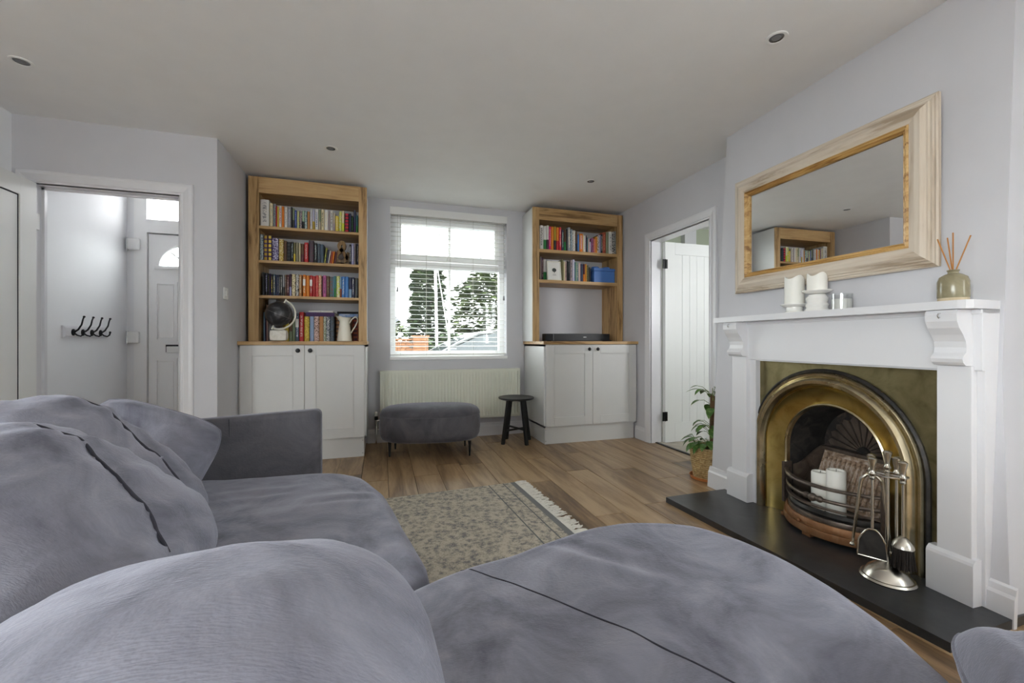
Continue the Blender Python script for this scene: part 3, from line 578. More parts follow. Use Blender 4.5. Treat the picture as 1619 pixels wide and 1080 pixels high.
T3 = [(414, 418.4, 431, 'black', None, 'plain'), (418.8, 423.2, 432, 'black', 'lavender', 'text'), (423.5, 426, 433, 'black', 'olive', 'text'), (426.2, 427.8, 433, 'purple', None, 'plain'), (428, 431.3, 434, 'black', 'yellow', 'text'), (431.6, 435.2, 434, 'slate', 'cream', 'text'), (435.4, 438, 435, 'navy', None, 'plain'),
      (438.2, 440.8, 435, 'navy', 'silver', 'text'), (441, 443.4, 435, 'black', 'white', 'text'), (443.6, 446, 435, 'charcoal', 'white', 'text'), (446.2, 450, 435, 'grey', 'charcoal', 'foot'), (450.2, 453, 435, 'brown', 'mauve', 'text'), (453.2, 457, 435, 'maroon', 'rose', 'text'), (457.2, 460.6, 434, 'plum', 'lavender', 'foot'),
      (461, 467, 434, 'cream', 'brown', 'pattern'), (467.4, 472.2, 434, 'white', 'black', 'pattern'), (472.6, 477, 435, 'tan', 'cream', 'text'), (478.6, 483.4, 435, 'orange', 'cream', 'label'), (483.8, 489, 436, 'orange', 'amber', 'pattern'), (489.4, 494, 436, 'red', 'rose', 'label'), (494.2, 498.4, 437, 'red', 'rust', 'text'),
      (498.7, 503.2, 436, 'crimson', 'salmon', 'pattern'), (503.4, 508.2, 436, 'salmon', 'cream', 'pattern'), (508.4, 510.2, 437, 'maroon', None, 'plain'), (510.5, 515.6, 436, 'pink', 'purple', 'text'), (516, 521, 437, 'brown', 'khaki', 'text'), (521.3, 525.6, 438, 'teal', 'rust', 'pattern'), (525.8, 527.6, 438, 'sky', None, 'plain'),
      (527.8, 531.4, 437, 'teal', 'green', 'foot'), (531.7, 537.2, 437, 'lime', 'white', 'pattern'), (537.4, 540, 438, 'sky', 'rust', 'foot'), (540.3, 545.2, 438, 'azure', 'white', 'text'), (545.4, 550.8, 438, 'azure', None, 'plain'), (551.2, 556, 439, 'navy', 'sky', 'foot'), (556.3, 560.4, 439, 'navy', 'white', 'text'), (561, 566.4, 440, 'charcoal', 'slate', 'text')]
row(T3, 4.05, 1.393, 'globe bookcase third shelf', 'books on the third shelf of the globe bookcase', ('hall end', 'window end'))
T4 = [(416, 419, 494, 'sky', None, 'plain'), (419.2, 420.6, 496, 'purple', None, 'plain'), (420.8, 423.6, 483, 'rose', None, 'plain'), (424, 436, 474, 'grey', 'charcoal', 'text')]
row(T4, 4.14, 1.002, 'behind globe on oak worktop', 'books standing on the worktop under the globe bookcase', ('hall end', 'globe'))
T4b = [(446.5, 450, 512, 'gold', 'brown', 'pattern'), (450.4, 456, 512, 'yellow', None, 'plain'), (456.6, 461.6, 503, 'brown', 'sage', 'foot'), (461.8, 466.4, 501, 'sage', None, 'plain'), (466.8, 472.6, 496, 'slate', 'lilac', 'label'), (473, 480, 494, 'red', 'rose', 'text'), (481, 488.8, 501, 'gold', 'yellow', 'pattern'), (489.6, 496, 501, 'sky', 'lavender', 'pattern'),
       (496.4, 504.4, 501, 'rose', 'brown', 'pattern'), (504.8, 511, 501, 'tan', None, 'plain'), (511.2, 515.4, 501, 'sage', 'white', 'pattern'), (515.6, 521.4, 501, 'slate', 'white', 'pattern'), (521.8, 528, 501, 'slate', 'charcoal', 'pattern')]
row(T4b, 4.10, 1.002, 'oak worktop beneath purple book', 'books standing on the worktop under the globe bookcase', ('globe', 'jug'))
T4c = [(530, 539, 502, 'brown', 'tan', 'bands'), (539.4, 548, 502, 'khaki', None, 'plain'), (548.4, 557, 502, 'brown', None, 'plain'), (557.4, 566, 502, 'rust', 'maroon', 'bands')]
row(T4c, 4.17, 1.002, 'behind the cream jug', 'books standing on the worktop under the globe bookcase', ('red row', 'window end'))
def flat_book(u0, u1, v0, v1, col, y, label, ink='cream', d=0.15, style='book_plain', zmin=None):
    p0 = on_y(u0, v1, y); p1 = on_y(u1, v0, y); z0 = p0.z if zmin is None else zmin; z1 = z0+(on_y((u0+u1)/2, v0, y).z-on_y((u0+u1)/2, v1, y).z)
    t = 0.002; c = MB().add([(x, yy, z) for x in (p0.x, p1.x) for (yy, z) in ((y+d, z0), (y+0.004, z0), (y, (z0+z1)/2), (y+0.004, z1), (y+d, z1), (y+d, z1-t), (y+0.007, z1-t), (y+0.007, z0+t), (y+d, z0+t))],
        [tuple(range(9)), tuple(range(17, 8, -1))]+[(i, 9+i, 9+(i+1) % 9, (i+1) % 9) for i in range(9)])
    o = c.build('book', style, None, label=label, cat='book', group='books lying flat on the globe worktop'); o.color = (*lin(COLS[col]), 1); o['ink'] = list(lin(COLS[ink]))
    MB().box(p0.x+0.003, p1.x-0.003, y+0.0075, y+d-0.004, z0+t*1.05, z1-t*1.05).build('page_block', 'page_paper', o); return z1
zt = on_y(505, 501, 4.10).z+0.0008
zt = flat_book(483.5, 528.8, 494.2, 500.5, 'purple', 4.095, 'purple book lying flat across the patterned row beside the jug', zmin=zt)
flat_book(488, 507, 491.2, 494.0, 'white', 4.10, 'slim white book lying on the purple one, nearer the globe', zmin=zt+0.0005)
flat_book(507.5, 526.5, 491.2, 494.0, 'white', 4.10, 'slim white book lying on the purple one, nearer the jug', zmin=zt+0.0005)
zt = on_y(548, 502, 4.17).z+0.0008
zt = flat_book(536, 566.4, 496.5, 501.5, 'azure', 4.16, 'blue picture book lying flat behind the cream jug', 'white', 0.16, 'book_pattern', zmin=zt)
flat_book(533, 566.4, 493.2, 496.5, 'black', 4.15, 'black book lying on the blue one behind the jug', zmin=zt+0.0005)
R1 = [(853.5, 859.4, 357, 'white', 'charcoal', 'text'), (859.8, 864.2, 358, 'white', 'green', 'foot'), (864.6, 868, 357, 'white', 'plum', 'foot'), (868.2, 871.4, 359, 'magenta', 'rose', 'text'), (871.6, 875.6, 359, 'orange', 'amber', 'text'), (875.8, 879.6, 359, 'gold', 'black', 'foot'), (880, 884, 360, 'orange', 'red', 'foot'),
      (884.2, 887.8, 360, 'crimson', 'rose', 'text'), (888, 891.6, 364, 'navy', 'mint', 'text'), (892, 895, 363, 'brown', 'green', 'foot'), (895.2, 897.6, 363, 'black', None, 'plain'), (898, 902.2, 360, 'grey', 'cream', 'text'), (902.6, 905.8, 363, 'silver', 'slate', 'pattern'), (906, 910, 365, 'white', 'beige', 'pattern'), (910.2, 913.2, 367, 'brown', 'black', 'foot'),
      (913.5, 916.2, 371, 'azure', None, 'plain'), (916.5, 921.6, 370, 'orange', 'lilac', 'text'), (921.8, 923.6, 370, 'cream', None, 'plain'), (923.8, 926.2, 373, 'white', 'sky', 'text'), (926.4, 928, 373, 'plum', None, 'plain'), (928.2, 930, 376, 'teal', None, 'plain'), (930.2, 932.5, 378, 'rose', None, 'plain'), (932.7, 934.6, 383, 'lilac', None, 'plain'),
      (935, 938.8, 377, 'plum', 'pink', 'pattern'), (939, 941.6, 378, 'salmon', None, 'plain'), (941.8, 945, 375, 'amber', 'brown', 'text'), (945.2, 948, 372, 'white', 'brown', 'pattern'), (948.2, 950, 372, 'lavender', None, 'plain'), (950.2, 953, 371, 'black', 'white', 'text'), (953.2, 958.2, 368, 'rust', 'salmon', 'text'), (958.6, 962.6, 368, 'sage', 'khaki', 'text'),
      (962.9, 968, 367, 'white', 'grey', 'text'), (968.3, 973, 367, 'black', 'white', 'pattern'), (973.3, 975.6, 366, 'silver', None, 'plain')]
row(R1, 4.06, 1.951, 'soundbar bookcase top shelf', 'books on the top shelf of the soundbar bookcase', ('window end', 'door end'))
R2 = [(854.6, 856.2, 406, 'white', None, 'plain'), (856.4, 859.4, 408, 'plum', 'rose', 'text'), (859.7, 864.4, 411, 'white', 'green', 'foot'), (864.8, 869, 412, 'grey', None, 'plain'), (869.4, 874, 413, 'navy', None, 'plain'), (874.4, 880, 414, 'charcoal', None, 'plain'), (880.4, 883.6, 414, 'khaki', None, 'plain')]
row(R2, 4.13, 1.637, 'behind the framed tree print', 'books on the second shelf of the soundbar bookcase', ('window end', 'olive book'))
R2b = [(888.4, 891.2, 411, 'olive', None, 'plain'), (891.5, 893.6, 414, 'cream', None, 'plain'), (893.8, 896, 414, 'rose', 'brown', 'text'), (896.2, 898.4, 413, 'black', None, 'plain'), (898.6, 901.8, 414, 'charcoal', 'black', 'foot'), (902, 905, 412, 'mauve', 'black', 'text'), (905.4, 908.8, 411, 'lilac', 'white', 'text'), (909, 910.8, 415, 'teal', None, 'plain'),
       (911, 912.4, 415, 'mint', None, 'plain'), (912.6, 914.8, 416, 'teal', 'white', 'pattern'), (915, 918, 416, 'rose', None, 'plain'), (918.4, 922.2, 418, 'navy', 'slate', 'text'), (922.4, 925.2, 418, 'maroon', 'orange', 'foot'), (925.4, 928, 418, 'amber', 'gold', 'text'), (928.2, 931, 420, 'olive', 'black', 'pattern'), (931.2, 934, 423, 'black', None, 'plain')]
row(R2b, 4.06, 1.637, 'soundbar bookcase second shelf', 'books on the second shelf of the soundbar bookcase', ('framed print', 'blue box'))
for lab, os_ in SEEN.items():
    if len(os_) > 1: print('DUP LABEL', lab, len(os_))
# ================================================================== SHELF OBJECTS
# globe
gc = Vector((-0.832, 3.985, 1.232)); gr = 0.104
g = thing('desk_globe', 'black desk globe on a speckled white stone base with curved arm', 'globe', (gc.x, gc.y, 1.002))
tilt = math.radians(23)
ax = Vector((math.sin(tilt), 0, math.cos(tilt)))
ball = MB().sphere(gc, gr, 32, 20).build('globe_ball', 'globe_black', g, smooth=True)
side = Vector((math.cos(tilt), 0, -math.sin(tilt)))
MB().tube([gc+(side*math.cos(t)+Vector((0, 1, 0))*math.sin(t))*(gr+0.0005) for t in [2*math.pi*k/40 for k in range(40)]], 0.0011, 6, True).build('equator_line', 'grey_plastic', ball)
arcp = [gc+(ax*math.cos(t)+side*math.sin(t))*(gr+0.022) for t in [math.pi*k/24 for k in range(25)]]
MB().tube(arcp, 0.0075, 8).build('meridian_arm', 'cream_enamel', g, smooth=True)
for s in (1, -1): MB().tube([gc+ax*s*(gr-0.004), gc+ax*s*(gr+0.036)], 0.006, 10).build('axis_pin', 'cream_enamel', g, smooth=True)
MB().tube([(gc.x, gc.y, 1.10), (gc.x, gc.y, gc.z-gr-0.024+0.003)], 0.008, 10).build('stem', 'cream_enamel', g, smooth=True)
MB().cbox(gc.x-0.068, gc.x+0.068, gc.y-0.045, gc.y+0.045, 1.0025, 1.10, 0.03).build('stone_base', 'speckled_stone', g, smooth=True)
# jug
jx, jy = -0.322, 4.075
j = thing('enamel_jug', 'cream enamel jug with a loop handle in front of brown books', 'jug', (jx, jy, 1.002))
jp = [(0.062, 0.001), (0.064, 0.004), (0.060, 0.03), (0.052, 0.10), (0.044, 0.155), (0.042, 0.175), (0.047, 0.195), (0.056, 0.212), (0.058, 0.214), (0.054, 0.212), (0.040, 0.175), (0.042, 0.15), (0.055, 0.03), (0.02, 0.006)]
mb = MB().lathe(jp, (jx, jy, 1.002), 32)
mb.map(lambda p: (p[0]-(0.016 if (p[2] > 1.195 and p[0] < jx) else 0)*max(0, (jx-p[0])/0.05)*((p[2]-1.195)/0.02), p[1], p[2]+(0.012*max(0, (jx-p[0])/0.05) if p[2] > 1.205 else 0)))
mb.build('jug_body', 'cream_enamel', j, smooth=True)
MB().tube([(jx+0.042, jy, 1.165), (jx+0.06, jy, 1.20), (jx+0.088, jy, 1.222), (jx+0.110, jy, 1.212), (jx+0.112, jy, 1.185), (jx+0.09, jy, 1.135), (jx+0.062, jy, 1.09), (jx+0.055, jy, 1.075)], 0.0055, 8).build('handle', 'cream_enamel', j, smooth=True)
# ampersand ornament
def ampersand():
    k = [(0.98, 0.02), (0.72, 0.30), (0.42, 0.62), (0.24, 0.80), (0.22, 0.94), (0.34, 1.06), (0.50, 1.04), (0.58, 0.92), (0.52, 0.78), (0.34, 0.64), (0.12, 0.48), (0.03, 0.30), (0.08, 0.12), (0.26, 0.02), (0.48, 0.04), (0.68, 0.20), (0.80, 0.40), (0.86, 0.56)]
    pts = []
    for i in range(len(k)-1):
        p0 = k[max(i-1, 0)]; p1 = k[i]; p2 = k[i+1]; p3 = k[min(i+2, len(k)-1)]
        for q in range(5):
            t = q/5; pts.append(tuple(0.5*((2*p1[d])+(-p0[d]+p2[d])*t+(2*p0[d]-5*p1[d]+4*p2[d]-p3[d])*t*t+(-p0[d]+3*p1[d]-3*p2[d]+p3[d])*t**3) for d in (0, 1)))
    pts.append(k[-1]); return pts
ap = ampersand(); ox, oz, sc = -0.393, 1.697, 0.125
rows = []
for i, p in enumerate(ap):
    a = ap[max(i-1, 0)]; c = ap[min(i+1, len(ap)-1)]; dx, dz = c[0]-a[0], c[1]-a[1]; l = math.hypot(dx, dz) or 1; nx_, nz_ = -dz/l, dx/l; w = 0.115
    q = lambda s, y: (ox+(p[0]+nx_*w*s)*sc, y, oz+0.014+(p[1]+nz_*w*s)*sc*1.32)
    rows.append([q(1, 4.062), q(-1, 4.062), q(-1, 4.095), q(1, 4.095)])
amp = MB().grid(rows, wrap=True, caps=True).box(ox, ox+0.125, 4.062, 4.095, oz-0.0055, oz+0.012)
amp.build('ampersand_ornament', 'ornament_wood', None, label='carved wooden ampersand ornament among the books on second shelf', cat='ornament')
# soundbar
sb = thing('soundbar', 'long black soundbar on the oak worktop under the bookshelves', 'speaker', (1.99, 4.1, 1.002))
MB().cbox(1.613, 2.365, 4.05, 4.14, 1.006, 1.082, 0.006).build('body', 'black_plastic', sb)
MB().box(1.615, 1.70, 4.0485, 4.05, 1.012, 1.078).build('end_grille', 'black_metal', sb); MB().box(1.702, 1.707, 4.0485, 4.05, 1.01, 1.079).build('trim_strip', 'grey_plastic', sb)
MB().box(1.715, 2.355, 4.0485, 4.05, 1.012, 1.078).build('front_grille', 'black_plastic', sb)
MB().lathe([(0.021, 0), (0.021, 0.001)], n=24).map(lambda p: (2.065+p[0], 4.0485-p[2]-0.0002, 1.046+p[1]*0.2)).build('badge', 'print_white', sb, label='small pale oval badge')
for x_ in (1.66, 2.32): MB().box(x_, x_+0.03, 4.07, 4.12, 1.0022, 1.007).build('foot', 'black_plastic', sb)
MB().tube([(2.36, 4.09, 1.014), (2.39, 4.075, 1.010), (2.41, 4.09, 1.008), (2.42, 4.2, 1.008), (2.42, 4.30, 1.008)], 0.005, 6).build('power_cable', 'black_plastic', sb)
# storage box
bb = thing('storage_box', 'bright blue plastic storage box with two round knobs on its lid', 'box', (2.31, 4.16, 1.637))
MB().cbox(2.188, 2.442, 4.075, 4.25, 1.638, 1.765, 0.006).build('body', 'blue_box', bb); MB().cbox(2.184, 2.445, 4.071, 4.254, 1.766, 1.797, 0.006).build('lid', 'blue_box', bb)
for x_ in (2.245, 2.375): MB().lathe([(0.042, 0), (0.042, 0.018), (0.039, 0.022)], (x_, 4.155, 1.797), 24).build('lid_knob', 'blue_box', bb, smooth=True)
# framed print
fp = thing('framed_print', 'cream framed print of a small tree leaning against books', 'picture', (1.723, 4.07, 1.637))
T = lambda p: (p[0], 4.060+(p[2]-1.638)*0.13+p[1], p[2])
frame(1.645, 1.802, 1.638, 1.843, 0.012, 0, 0.014).map(T).build('frame', 'cream_enamel', fp)
MB().box(1.655, 1.792, 0.004, 0.008, 1.648, 1.833).map(T).build('mount_card', 'print_white', fp)
tr = MB()
for k in range(9):
    t = 2*math.pi*k/8; r = 0.013 if k < 8 else 0
    tr.lathe([(0.009, 0), (0.009, 0.0008)], n=12).map(lambda p: p) if False else None
    c0 = (1.725+r*math.cos(t)*1.1, 1.748+r*math.sin(t)*0.9); pts = [(c0[0]+0.010*math.cos(2*math.pi*i/10), c0[1]+0.010*math.sin(2*math.pi*i/10)) for i in range(10)]
    tr.prism(pts, 0.0020+0.0001*k, 0.0040, 'y')
tr.prism([(1.7235, 1.738), (1.7265, 1.738), (1.727, 1.715), (1.723, 1.715)], 0.002, 0.004, 'y').map(T).build('tree_print', 'print_dark', fp)
MB().box(1.708, 1.742, 0.003, 0.004, 1.700, 1.703).box(1.704, 1.746, 0.003, 0.004, 1.692, 1.694).map(T).build('caption_print', 'grey_plastic', fp)
# ================================================================== RADIATOR, BLIND
ra = thing('radiator', 'cream double-panel radiator fixed below the window', 'radiator', (0.70, 4.32, 0.205))
rx0, rx1, rz0, rz1, ry = -0.016, 1.416, 0.205, 0.712, 4.285
frame(rx0, rx1, rz0, rz1, 0.022, ry-0.004, ry+0.012).build('panel_rim', 'radiator_cream', ra)
nf = 43; rows = [[], [], [], []]
for i in range(nf):
    x_ = rx0+0.02+(rx1-rx0-0.04)*i/nf; wv = (rx1-rx0-0.04)/nf
    for f_, d_ in ((0.0, 0), (0.28, 0), (0.40, 0.009), (0.72, 0.009), (0.84, 0)):
        for r_, z_, on in ((0, rz0+0.02, 0), (1, rz0+0.05, 1), (2, rz1-0.075, 1), (3, rz1-0.02, 0)): rows[r_].append((x_+wv*f_, ry+0.001+d_*on, z_))
MB().grid(rows).build('fluted_panel', 'radiator_cream', ra)
MB().box(rx0+0.004, rx1-0.004, ry+0.012, ry+0.07, rz1-0.014, rz1).build('top_grille', 'radiator_cream', ra)
MB().box(rx0+0.002, rx0+0.006, ry+0.01, ry+0.07, rz0+0.01, rz1).box(rx1-0.006, rx1-0.002, ry+0.01, ry+0.07, rz0+0.01, rz1).build('end_panel', 'radiator_cream', ra)
MB().box(rx0+0.004, rx1-0.004, ry+0.058, ry+0.07, rz0+0.01, rz1-0.02).build('rear_panel', 'radiator_cream', ra)
for x_ in (0.15, 1.25): MB().box(x_, x_+0.04, ry+0.07, YB-0.0005, rz0+0.1, rz1-0.1).build('wall_bracket', 'radiator_cream', ra)
vx = -0.052
va = MB().tube([(vx, 4.31, 0.0), (vx, 4.31, 0.10)], 0.0075, 8).tube([(vx, 4.31, 0.10), (vx, 4.31, 0.235)], 0.012, 10).tube([(vx, 4.31, 0.225), (rx0+0.01, 4.31, 0.232)], 0.009, 8).build('valve_pipe', 'chrome', ra, smooth=True)
MB().lathe([(0.014, 0), (0.016, 0.004), (0.016, 0.03), (0.012, 0.036)], (vx, 4.31, 0.235), 16).build('valve_body', 'black_plastic', va, smooth=True)
MB().lathe([(0.013, 0), (0.015, 0.004), (0.014, 0.035), (0.010, 0.04)], (vx, 4.31, 0.272), 16).build('valve_cap', 'white_metal', va, smooth=True)
bl = thing('venetian_blind', 'white wooden venetian blind lowered with its slats open', 'blind', ((WX0+WX1)/2, YB+0.05, WZ0))
MB().cbox(WX0-0.004, WX1+0.004, YB-0.016, YB-0.002, 2.272, 2.347, 0.003).build('valance', 'valance_grey', bl)
MB().box(WX0+0.008, WX1-0.008, YB+0.02, YB+0.07, 2.275, 2.325).build('headrail', 'blind_white', bl)
sl0 = None; z = 2.252; k = 0
while z > 0.905:
    if sl0 is None: sl0 = MB().add([(x_, y_, z_) for x_ in (WX0+0.006, WX1-0.006) for (y_, z_) in ((YB+0.022, -0.0008), (YB+0.046, 0.0004), (YB+0.070, -0.0008), (YB+0.070, 0.0010), (YB+0.046, 0.0022), (YB+0.022, 0.0010))],
                               [(0, 1, 2, 3, 4, 5), (11, 10, 9, 8, 7, 6)]+[(i, 6+i, 6+(i+1) % 6, (i+1) % 6) for i in range(6)]).map(lambda p: (p[0], p[1], p[2]+z+(p[1]-YB-0.046)*0.08)).build('slat', 'blind_white', bl); zs0 = z
    else:
        c = sl0.copy(); COL.objects.link(c); c.parent = bl; c.location.z = sl0.location.z+(z-zs0)
    z -= 0.0465
MB().cbox(WX0+0.006, WX1-0.006, YB+0.02, YB+0.072, 0.858, 0.876, 0.003).build('bottom_rail', 'blind_white', bl)
for x_ in (0.18, 0.44, 0.686, 0.93, 1.19):
    for y_ in (YB+0.0195, YB+0.0725): MB().tube([(x_, y_, 0.86), (x_, y_, 2.28)], 0.0011, 5).build('ladder_cord', 'cord_grey', bl)
for x_, zb in ((0.150, 1.545), (1.262, 1.49)):
    pc = MB().tube([(x_, YB+0.006, zb), (x_, YB+0.006, 2.275)], 0.0014, 5).build('pull_cord', 'cord_grey', bl)
    MB().lathe([(0.003, 0.05), (0.006, 0.045), (0.010, 0.012), (0.010, 0.0), (0.002, -0.002)], (x_, YB+0.006, zb-0.045), 12).build('tassel', 'grey_plastic', pc, smooth=True)
# ================================================================== OTTOMAN, STOOL
ot = thing('footstool', 'dark grey velvet oval footstool on thin black legs before radiator', 'footstool', (0.43, 3.84, 0))
def oval(cx, cy, a, b_, ang, n=56, e=2.5):
    out = []
    for k in range(n):
        t = 2*math.pi*k/n; c, s = math.cos(t), math.sin(t); x_ = a*math.copysign(abs(c)**(2/e), c); y_ = b_*math.copysign(abs(s)**(2/e), s)
        out.append((cx+x_*math.cos(ang)-y_*math.sin(ang), cy+x_*math.sin(ang)+y_*math.cos(ang)))
    return out
OA, OB, OANG, OCX, OCY = 0.445, 0.275, math.radians(-8), 0.425, 3.86
def orings(prof): return [[(*p, z_) for p in oval(OCX, OCY, OA-i_, OB-i_, OANG)] for i_, z_ in prof]
MB().grid(orings([(0.09, 0.128), (0.05, 0.130), (0.022, 0.145), (0.006, 0.18), (0.0, 0.23), (0.0, 0.30), (0.006, 0.348), (0.012, 0.352)]), wrap=True, caps=True).build('body', 'velvet_dark', ot, smooth=True)
MB().grid(orings([(0.012, 0.353), (0.004, 0.357), (0.006, 0.372), (0.022, 0.396), (0.06, 0.416), (0.12, 0.427), (0.20, 0.432), (0.262, 0.433)]), wrap=True, caps=True).build('top_cushion', 'velvet_dark', ot, smooth=True)
MB().tube([(*p, 0.3535) for p in oval(OCX, OCY, OA-0.005, OB-0.005, OANG)], 0.004, 6, True).build('piping', 'velvet_dark', ot, smooth=True)
for lx, ly in ((0.065, 3.80), (0.735, 3.63), (0.12, 4.05), (0.76, 3.98)): MB().lathe([(0.007, 0), (0.015, 0.132)], (lx, ly, 0), 12).build('leg', 'black_metal', ot, smooth=True)
st = thing('side_stool', 'small round black wooden stool beside the radiator', 'stool', (1.278, 3.985, 0))
sxc, syc = 1.278, 3.985
MB().lathe([(0.16, 0.428), (0.176, 0.434), (0.178, 0.446), (0.172, 0.450), (0.160, 0.449)], (sxc, syc, 0), 40).build('seat', 'black_paint', st, smooth=True)
LEG = []
for ang in (200, 290, 20, 110):
    t = math.radians(ang); d = Vector((math.cos(t), math.sin(t), 0)); top = Vector((sxc, syc, 0.43))+d*0.095; bot = Vector((sxc, syc, 0.0))+d*0.165; LEG.append((top, bot))
    x_ = Vector((-d.y, d.x, 0))*0.017; y_ = d*0.014
    MB().grid([[bot+x_*0.9+y_*0.9, bot-x_*0.9+y_*0.9, bot-x_*0.9-y_*0.9, bot+x_*0.9-y_*0.9], [top+x_+y_, top-x_+y_, top-x_-y_, top+x_-y_]], wrap=True, caps=True).build('leg', 'black_paint', st)
for a_, b_ in ((0, 2), (1, 3)):
    p = LEG[a_][1].lerp(LEG[a_][0], 0.30); q = LEG[b_][1].lerp(LEG[b_][0], 0.30+0.0); zz = Vector((0, 0, 0.012*(1 if a_ else 0)))
    MB().tube([p+zz, q+zz], 0.010, 8).build('stretcher', 'black_paint', st)
for a_, b_ in ((0, 2), (1, 3)):
    p, q = LEG[a_][0]-Vector((0, 0, 0.012)), LEG[b_][0]-Vector((0, 0, 0.012)); MB().tube([p, q], 0.011, 6).build('seat_bearer', 'black_paint', st)
# ================================================================== FIREPLACE
HT = 0.033
fl, fr_ = on_z(1053, 786.5, HT), on_z(1503, 1017.5, HT)
ba = C((0.0, 0, 0)); 
hq = [(fl.x, fl.y), (fr_.x, fr_.y), (C((1.445, 0.05, 0)).x, fr_.y+0.012), (C((1.2, 0.06, 0)).x, 1.2), (C((0.1, 0.06, 0)).x, fl.y+0.01)]
he = MB().prism([(p[0], p[1]) for p in hq], 0.0008, HT)
he.build('hearth_slab', 'slate', None, label='black slate hearth slab in front of the fireplace', cat='hearth')
su = thing('fire_surround', 'white painted fire surround with corbels and mantel shelf', 'fireplace', C((0.82, 0.17, HT)))
def cb(a0, a1, o0, o1, z0, z1, ch=0.003): return MB().cbox(a0, a1, o0, o1, z0, z1, ch).map(C)
def cpoly_o(prof, a0, a1): n = len(prof); return MB().add([C((a, p[0], p[1])) for a in (a0, a1) for p in prof], [tuple(range(n))[::-1], tuple(range(n, 2*n))]+[(i, (i+1) % n, n+(i+1) % n, n+i) for i in range(n)])
Z0 = HT+0.001
cb(0.226, 0.398, 0.06, 0.150, Z0, 0.90).build('back_board', 'white_gloss', su)
cb(1.280, 1.418, 0.06, 0.150, Z0, 0.90).build('back_board', 'white_gloss', su)
cb(0.226, 1.418, 0.04, 0.165, 0.893, 1.118).build('frieze', 'white_gloss', su)
cb(0.226, 1.418, 0.04, 0.172, 1.100, 1.118).build('frieze_moulding', 'white_gloss', su)
cb(0.398, 1.280, 0.10, 0.150, 0.886, 0.8935, 0.001).build('opening_bead', 'white_gloss', su)
CORB = [(0.165, 1.117), (0.246, 1.117), (0.252, 1.10), (0.250, 1.075), (0.238, 1.05), (0.218, 1.025), (0.203, 1.0), (0.199, 0.978), (0.203, 0.958), (0.216, 0.946), (0.222, 0.936), (0.216, 0.922), (0.203, 0.911), (0.165, 0.909)]
for a0, a1, w0, w1 in ((0.243, 0.358, 0.218, 0.378), (1.292, 1.396, 1.266, 1.408)):
    pi = cb(a0, a1, 0.148, 0.180, 0.195, 0.909).build('pilaster', 'white_gloss', su)
    BP = [(0.145, Z0), (0.196, Z0), (0.196, 0.182), (0.192, 0.192), (0.180, 0.203), (0.145, 0.203)]
    cpoly_o(BP, w0, w1).build('plinth_block', 'white_gloss', pi)
    co = cpoly_o(CORB, a0+0.004, a1-0.004).build('corbel', 'white_gloss', su)
    am = (a0+a1)/2; MB().tube([(am, 0.251, 1.105), (am, 0.262, 1.103), (am, 0.266, 1.094), (am, 0.260, 1.087), (am, 0.255, 1.090)], 0.0022, 6).map(C).build('cup_hook', 'chrome', co)
SHP = [(0.176, 0.05), (0.176, 0.262), (1.398, 0.262), (1.420, 0.256), (1.434, 0.240), (1.416, 0.05)]
MB().prism(SHP, 1.1185, 1.150, 'z').map(C).build('mantel_shelf', 'white_gloss', su)
# cast insert
AC, AZ = 0.800, 0.420
fi = thing('fireplace_insert', 'arched brass and cast iron fireplace insert with ribbed fireback', 'fireplace', C((AC, 0.11, HT)))
TH = [math.pi-math.pi*k/28 for k in range(29)]
def stations(r, cz=AZ, zb=Z0): return [(AC-r, zb), (AC-r, (zb+cz)/2)]+[(AC+r*math.cos(t), cz+r*math.sin(t)) for t in TH]+[(AC+r, (zb+cz)/2), (AC+r, zb)]
def sweep(prof, close=True):
    rows = [[C((p[0], o, p[1])) for p in stations(r)] for r, o in prof]
    if close: rows.append(rows[0])
    return MB().grid(rows)
PA0, PA1, PZ1 = 0.345, 1.275, 0.888
def rect_hit(p):
    dx, dz = p[0]-AC, max(0, p[1]-AZ)
    if p[1] <= AZ+1e-6: return (PA0 if dx < 0 else PA1, p[1])
    ts = [((PA1 if dx > 0 else PA0)-AC)/dx if abs(dx) > 1e-6 else 1e9, (PZ1-AZ)/dz]; t = min(ts); return (AC+dx*t, AZ+dz*t)
inn = stations(0.425); out = [rect_hit(p) for p in inn]
for crn in ((PA0, PZ1), (PA1, PZ1)):
    k = min(range(len(out)), key=lambda i: (out[i][0]-crn[0])**2+(out[i][1]-crn[1])**2); out[k] = crn
MB().grid([[C((p[0], 0.118, p[1])) for p in inn], [C((p[0], 0.118, p[1])) for p in out], [C((p[0], 0.106, p[1])) for p in out], [C((p[0], 0.106, p[1])) for p in inn]]).build('brass_plate', 'brass_dull', fi)
sweep([(0.441, 0.112), (0.441, 0.128), (0.432, 0.135), (0.424, 0.128), (0.424, 0.112)]).build('iron_rim', 'cast_iron', fi, smooth=True)
sweep([(0.426, 0.112), (0.425, 0.134), (0.417, 0.143), (0.406, 0.141), (0.401, 0.134), (0.396, 0.150), (0.382, 0.163), (0.366, 0.160), (0.357, 0.146), (0.352, 0.130), (0.350, 0.11)]).build('arch_moulding', 'brass_pale', fi, smooth=True)
sweep([(0.351, 0.122), (0.346, 0.128), (0.340, 0.120), (0.33, 0.110), (0.29, 0.090), (0.262, 0.080), (0.262, 0.06), (0.351, 0.06)]).build('brass_slip', 'brass', fi, smooth=True)
sweep([(0.264, 0.070), (0.262, 0.092), (0.255, 0.096), (0.248, 0.090), (0.246, 0.06)]).build('opening_ring', 'brass_pale', fi, smooth=True)
sweep([(0.250, 0.075), (0.247, 0.072), (0.22, -0.15), (0.225, -0.15)]).build('firebox_lining', 'cast_iron', fi, smooth=True)
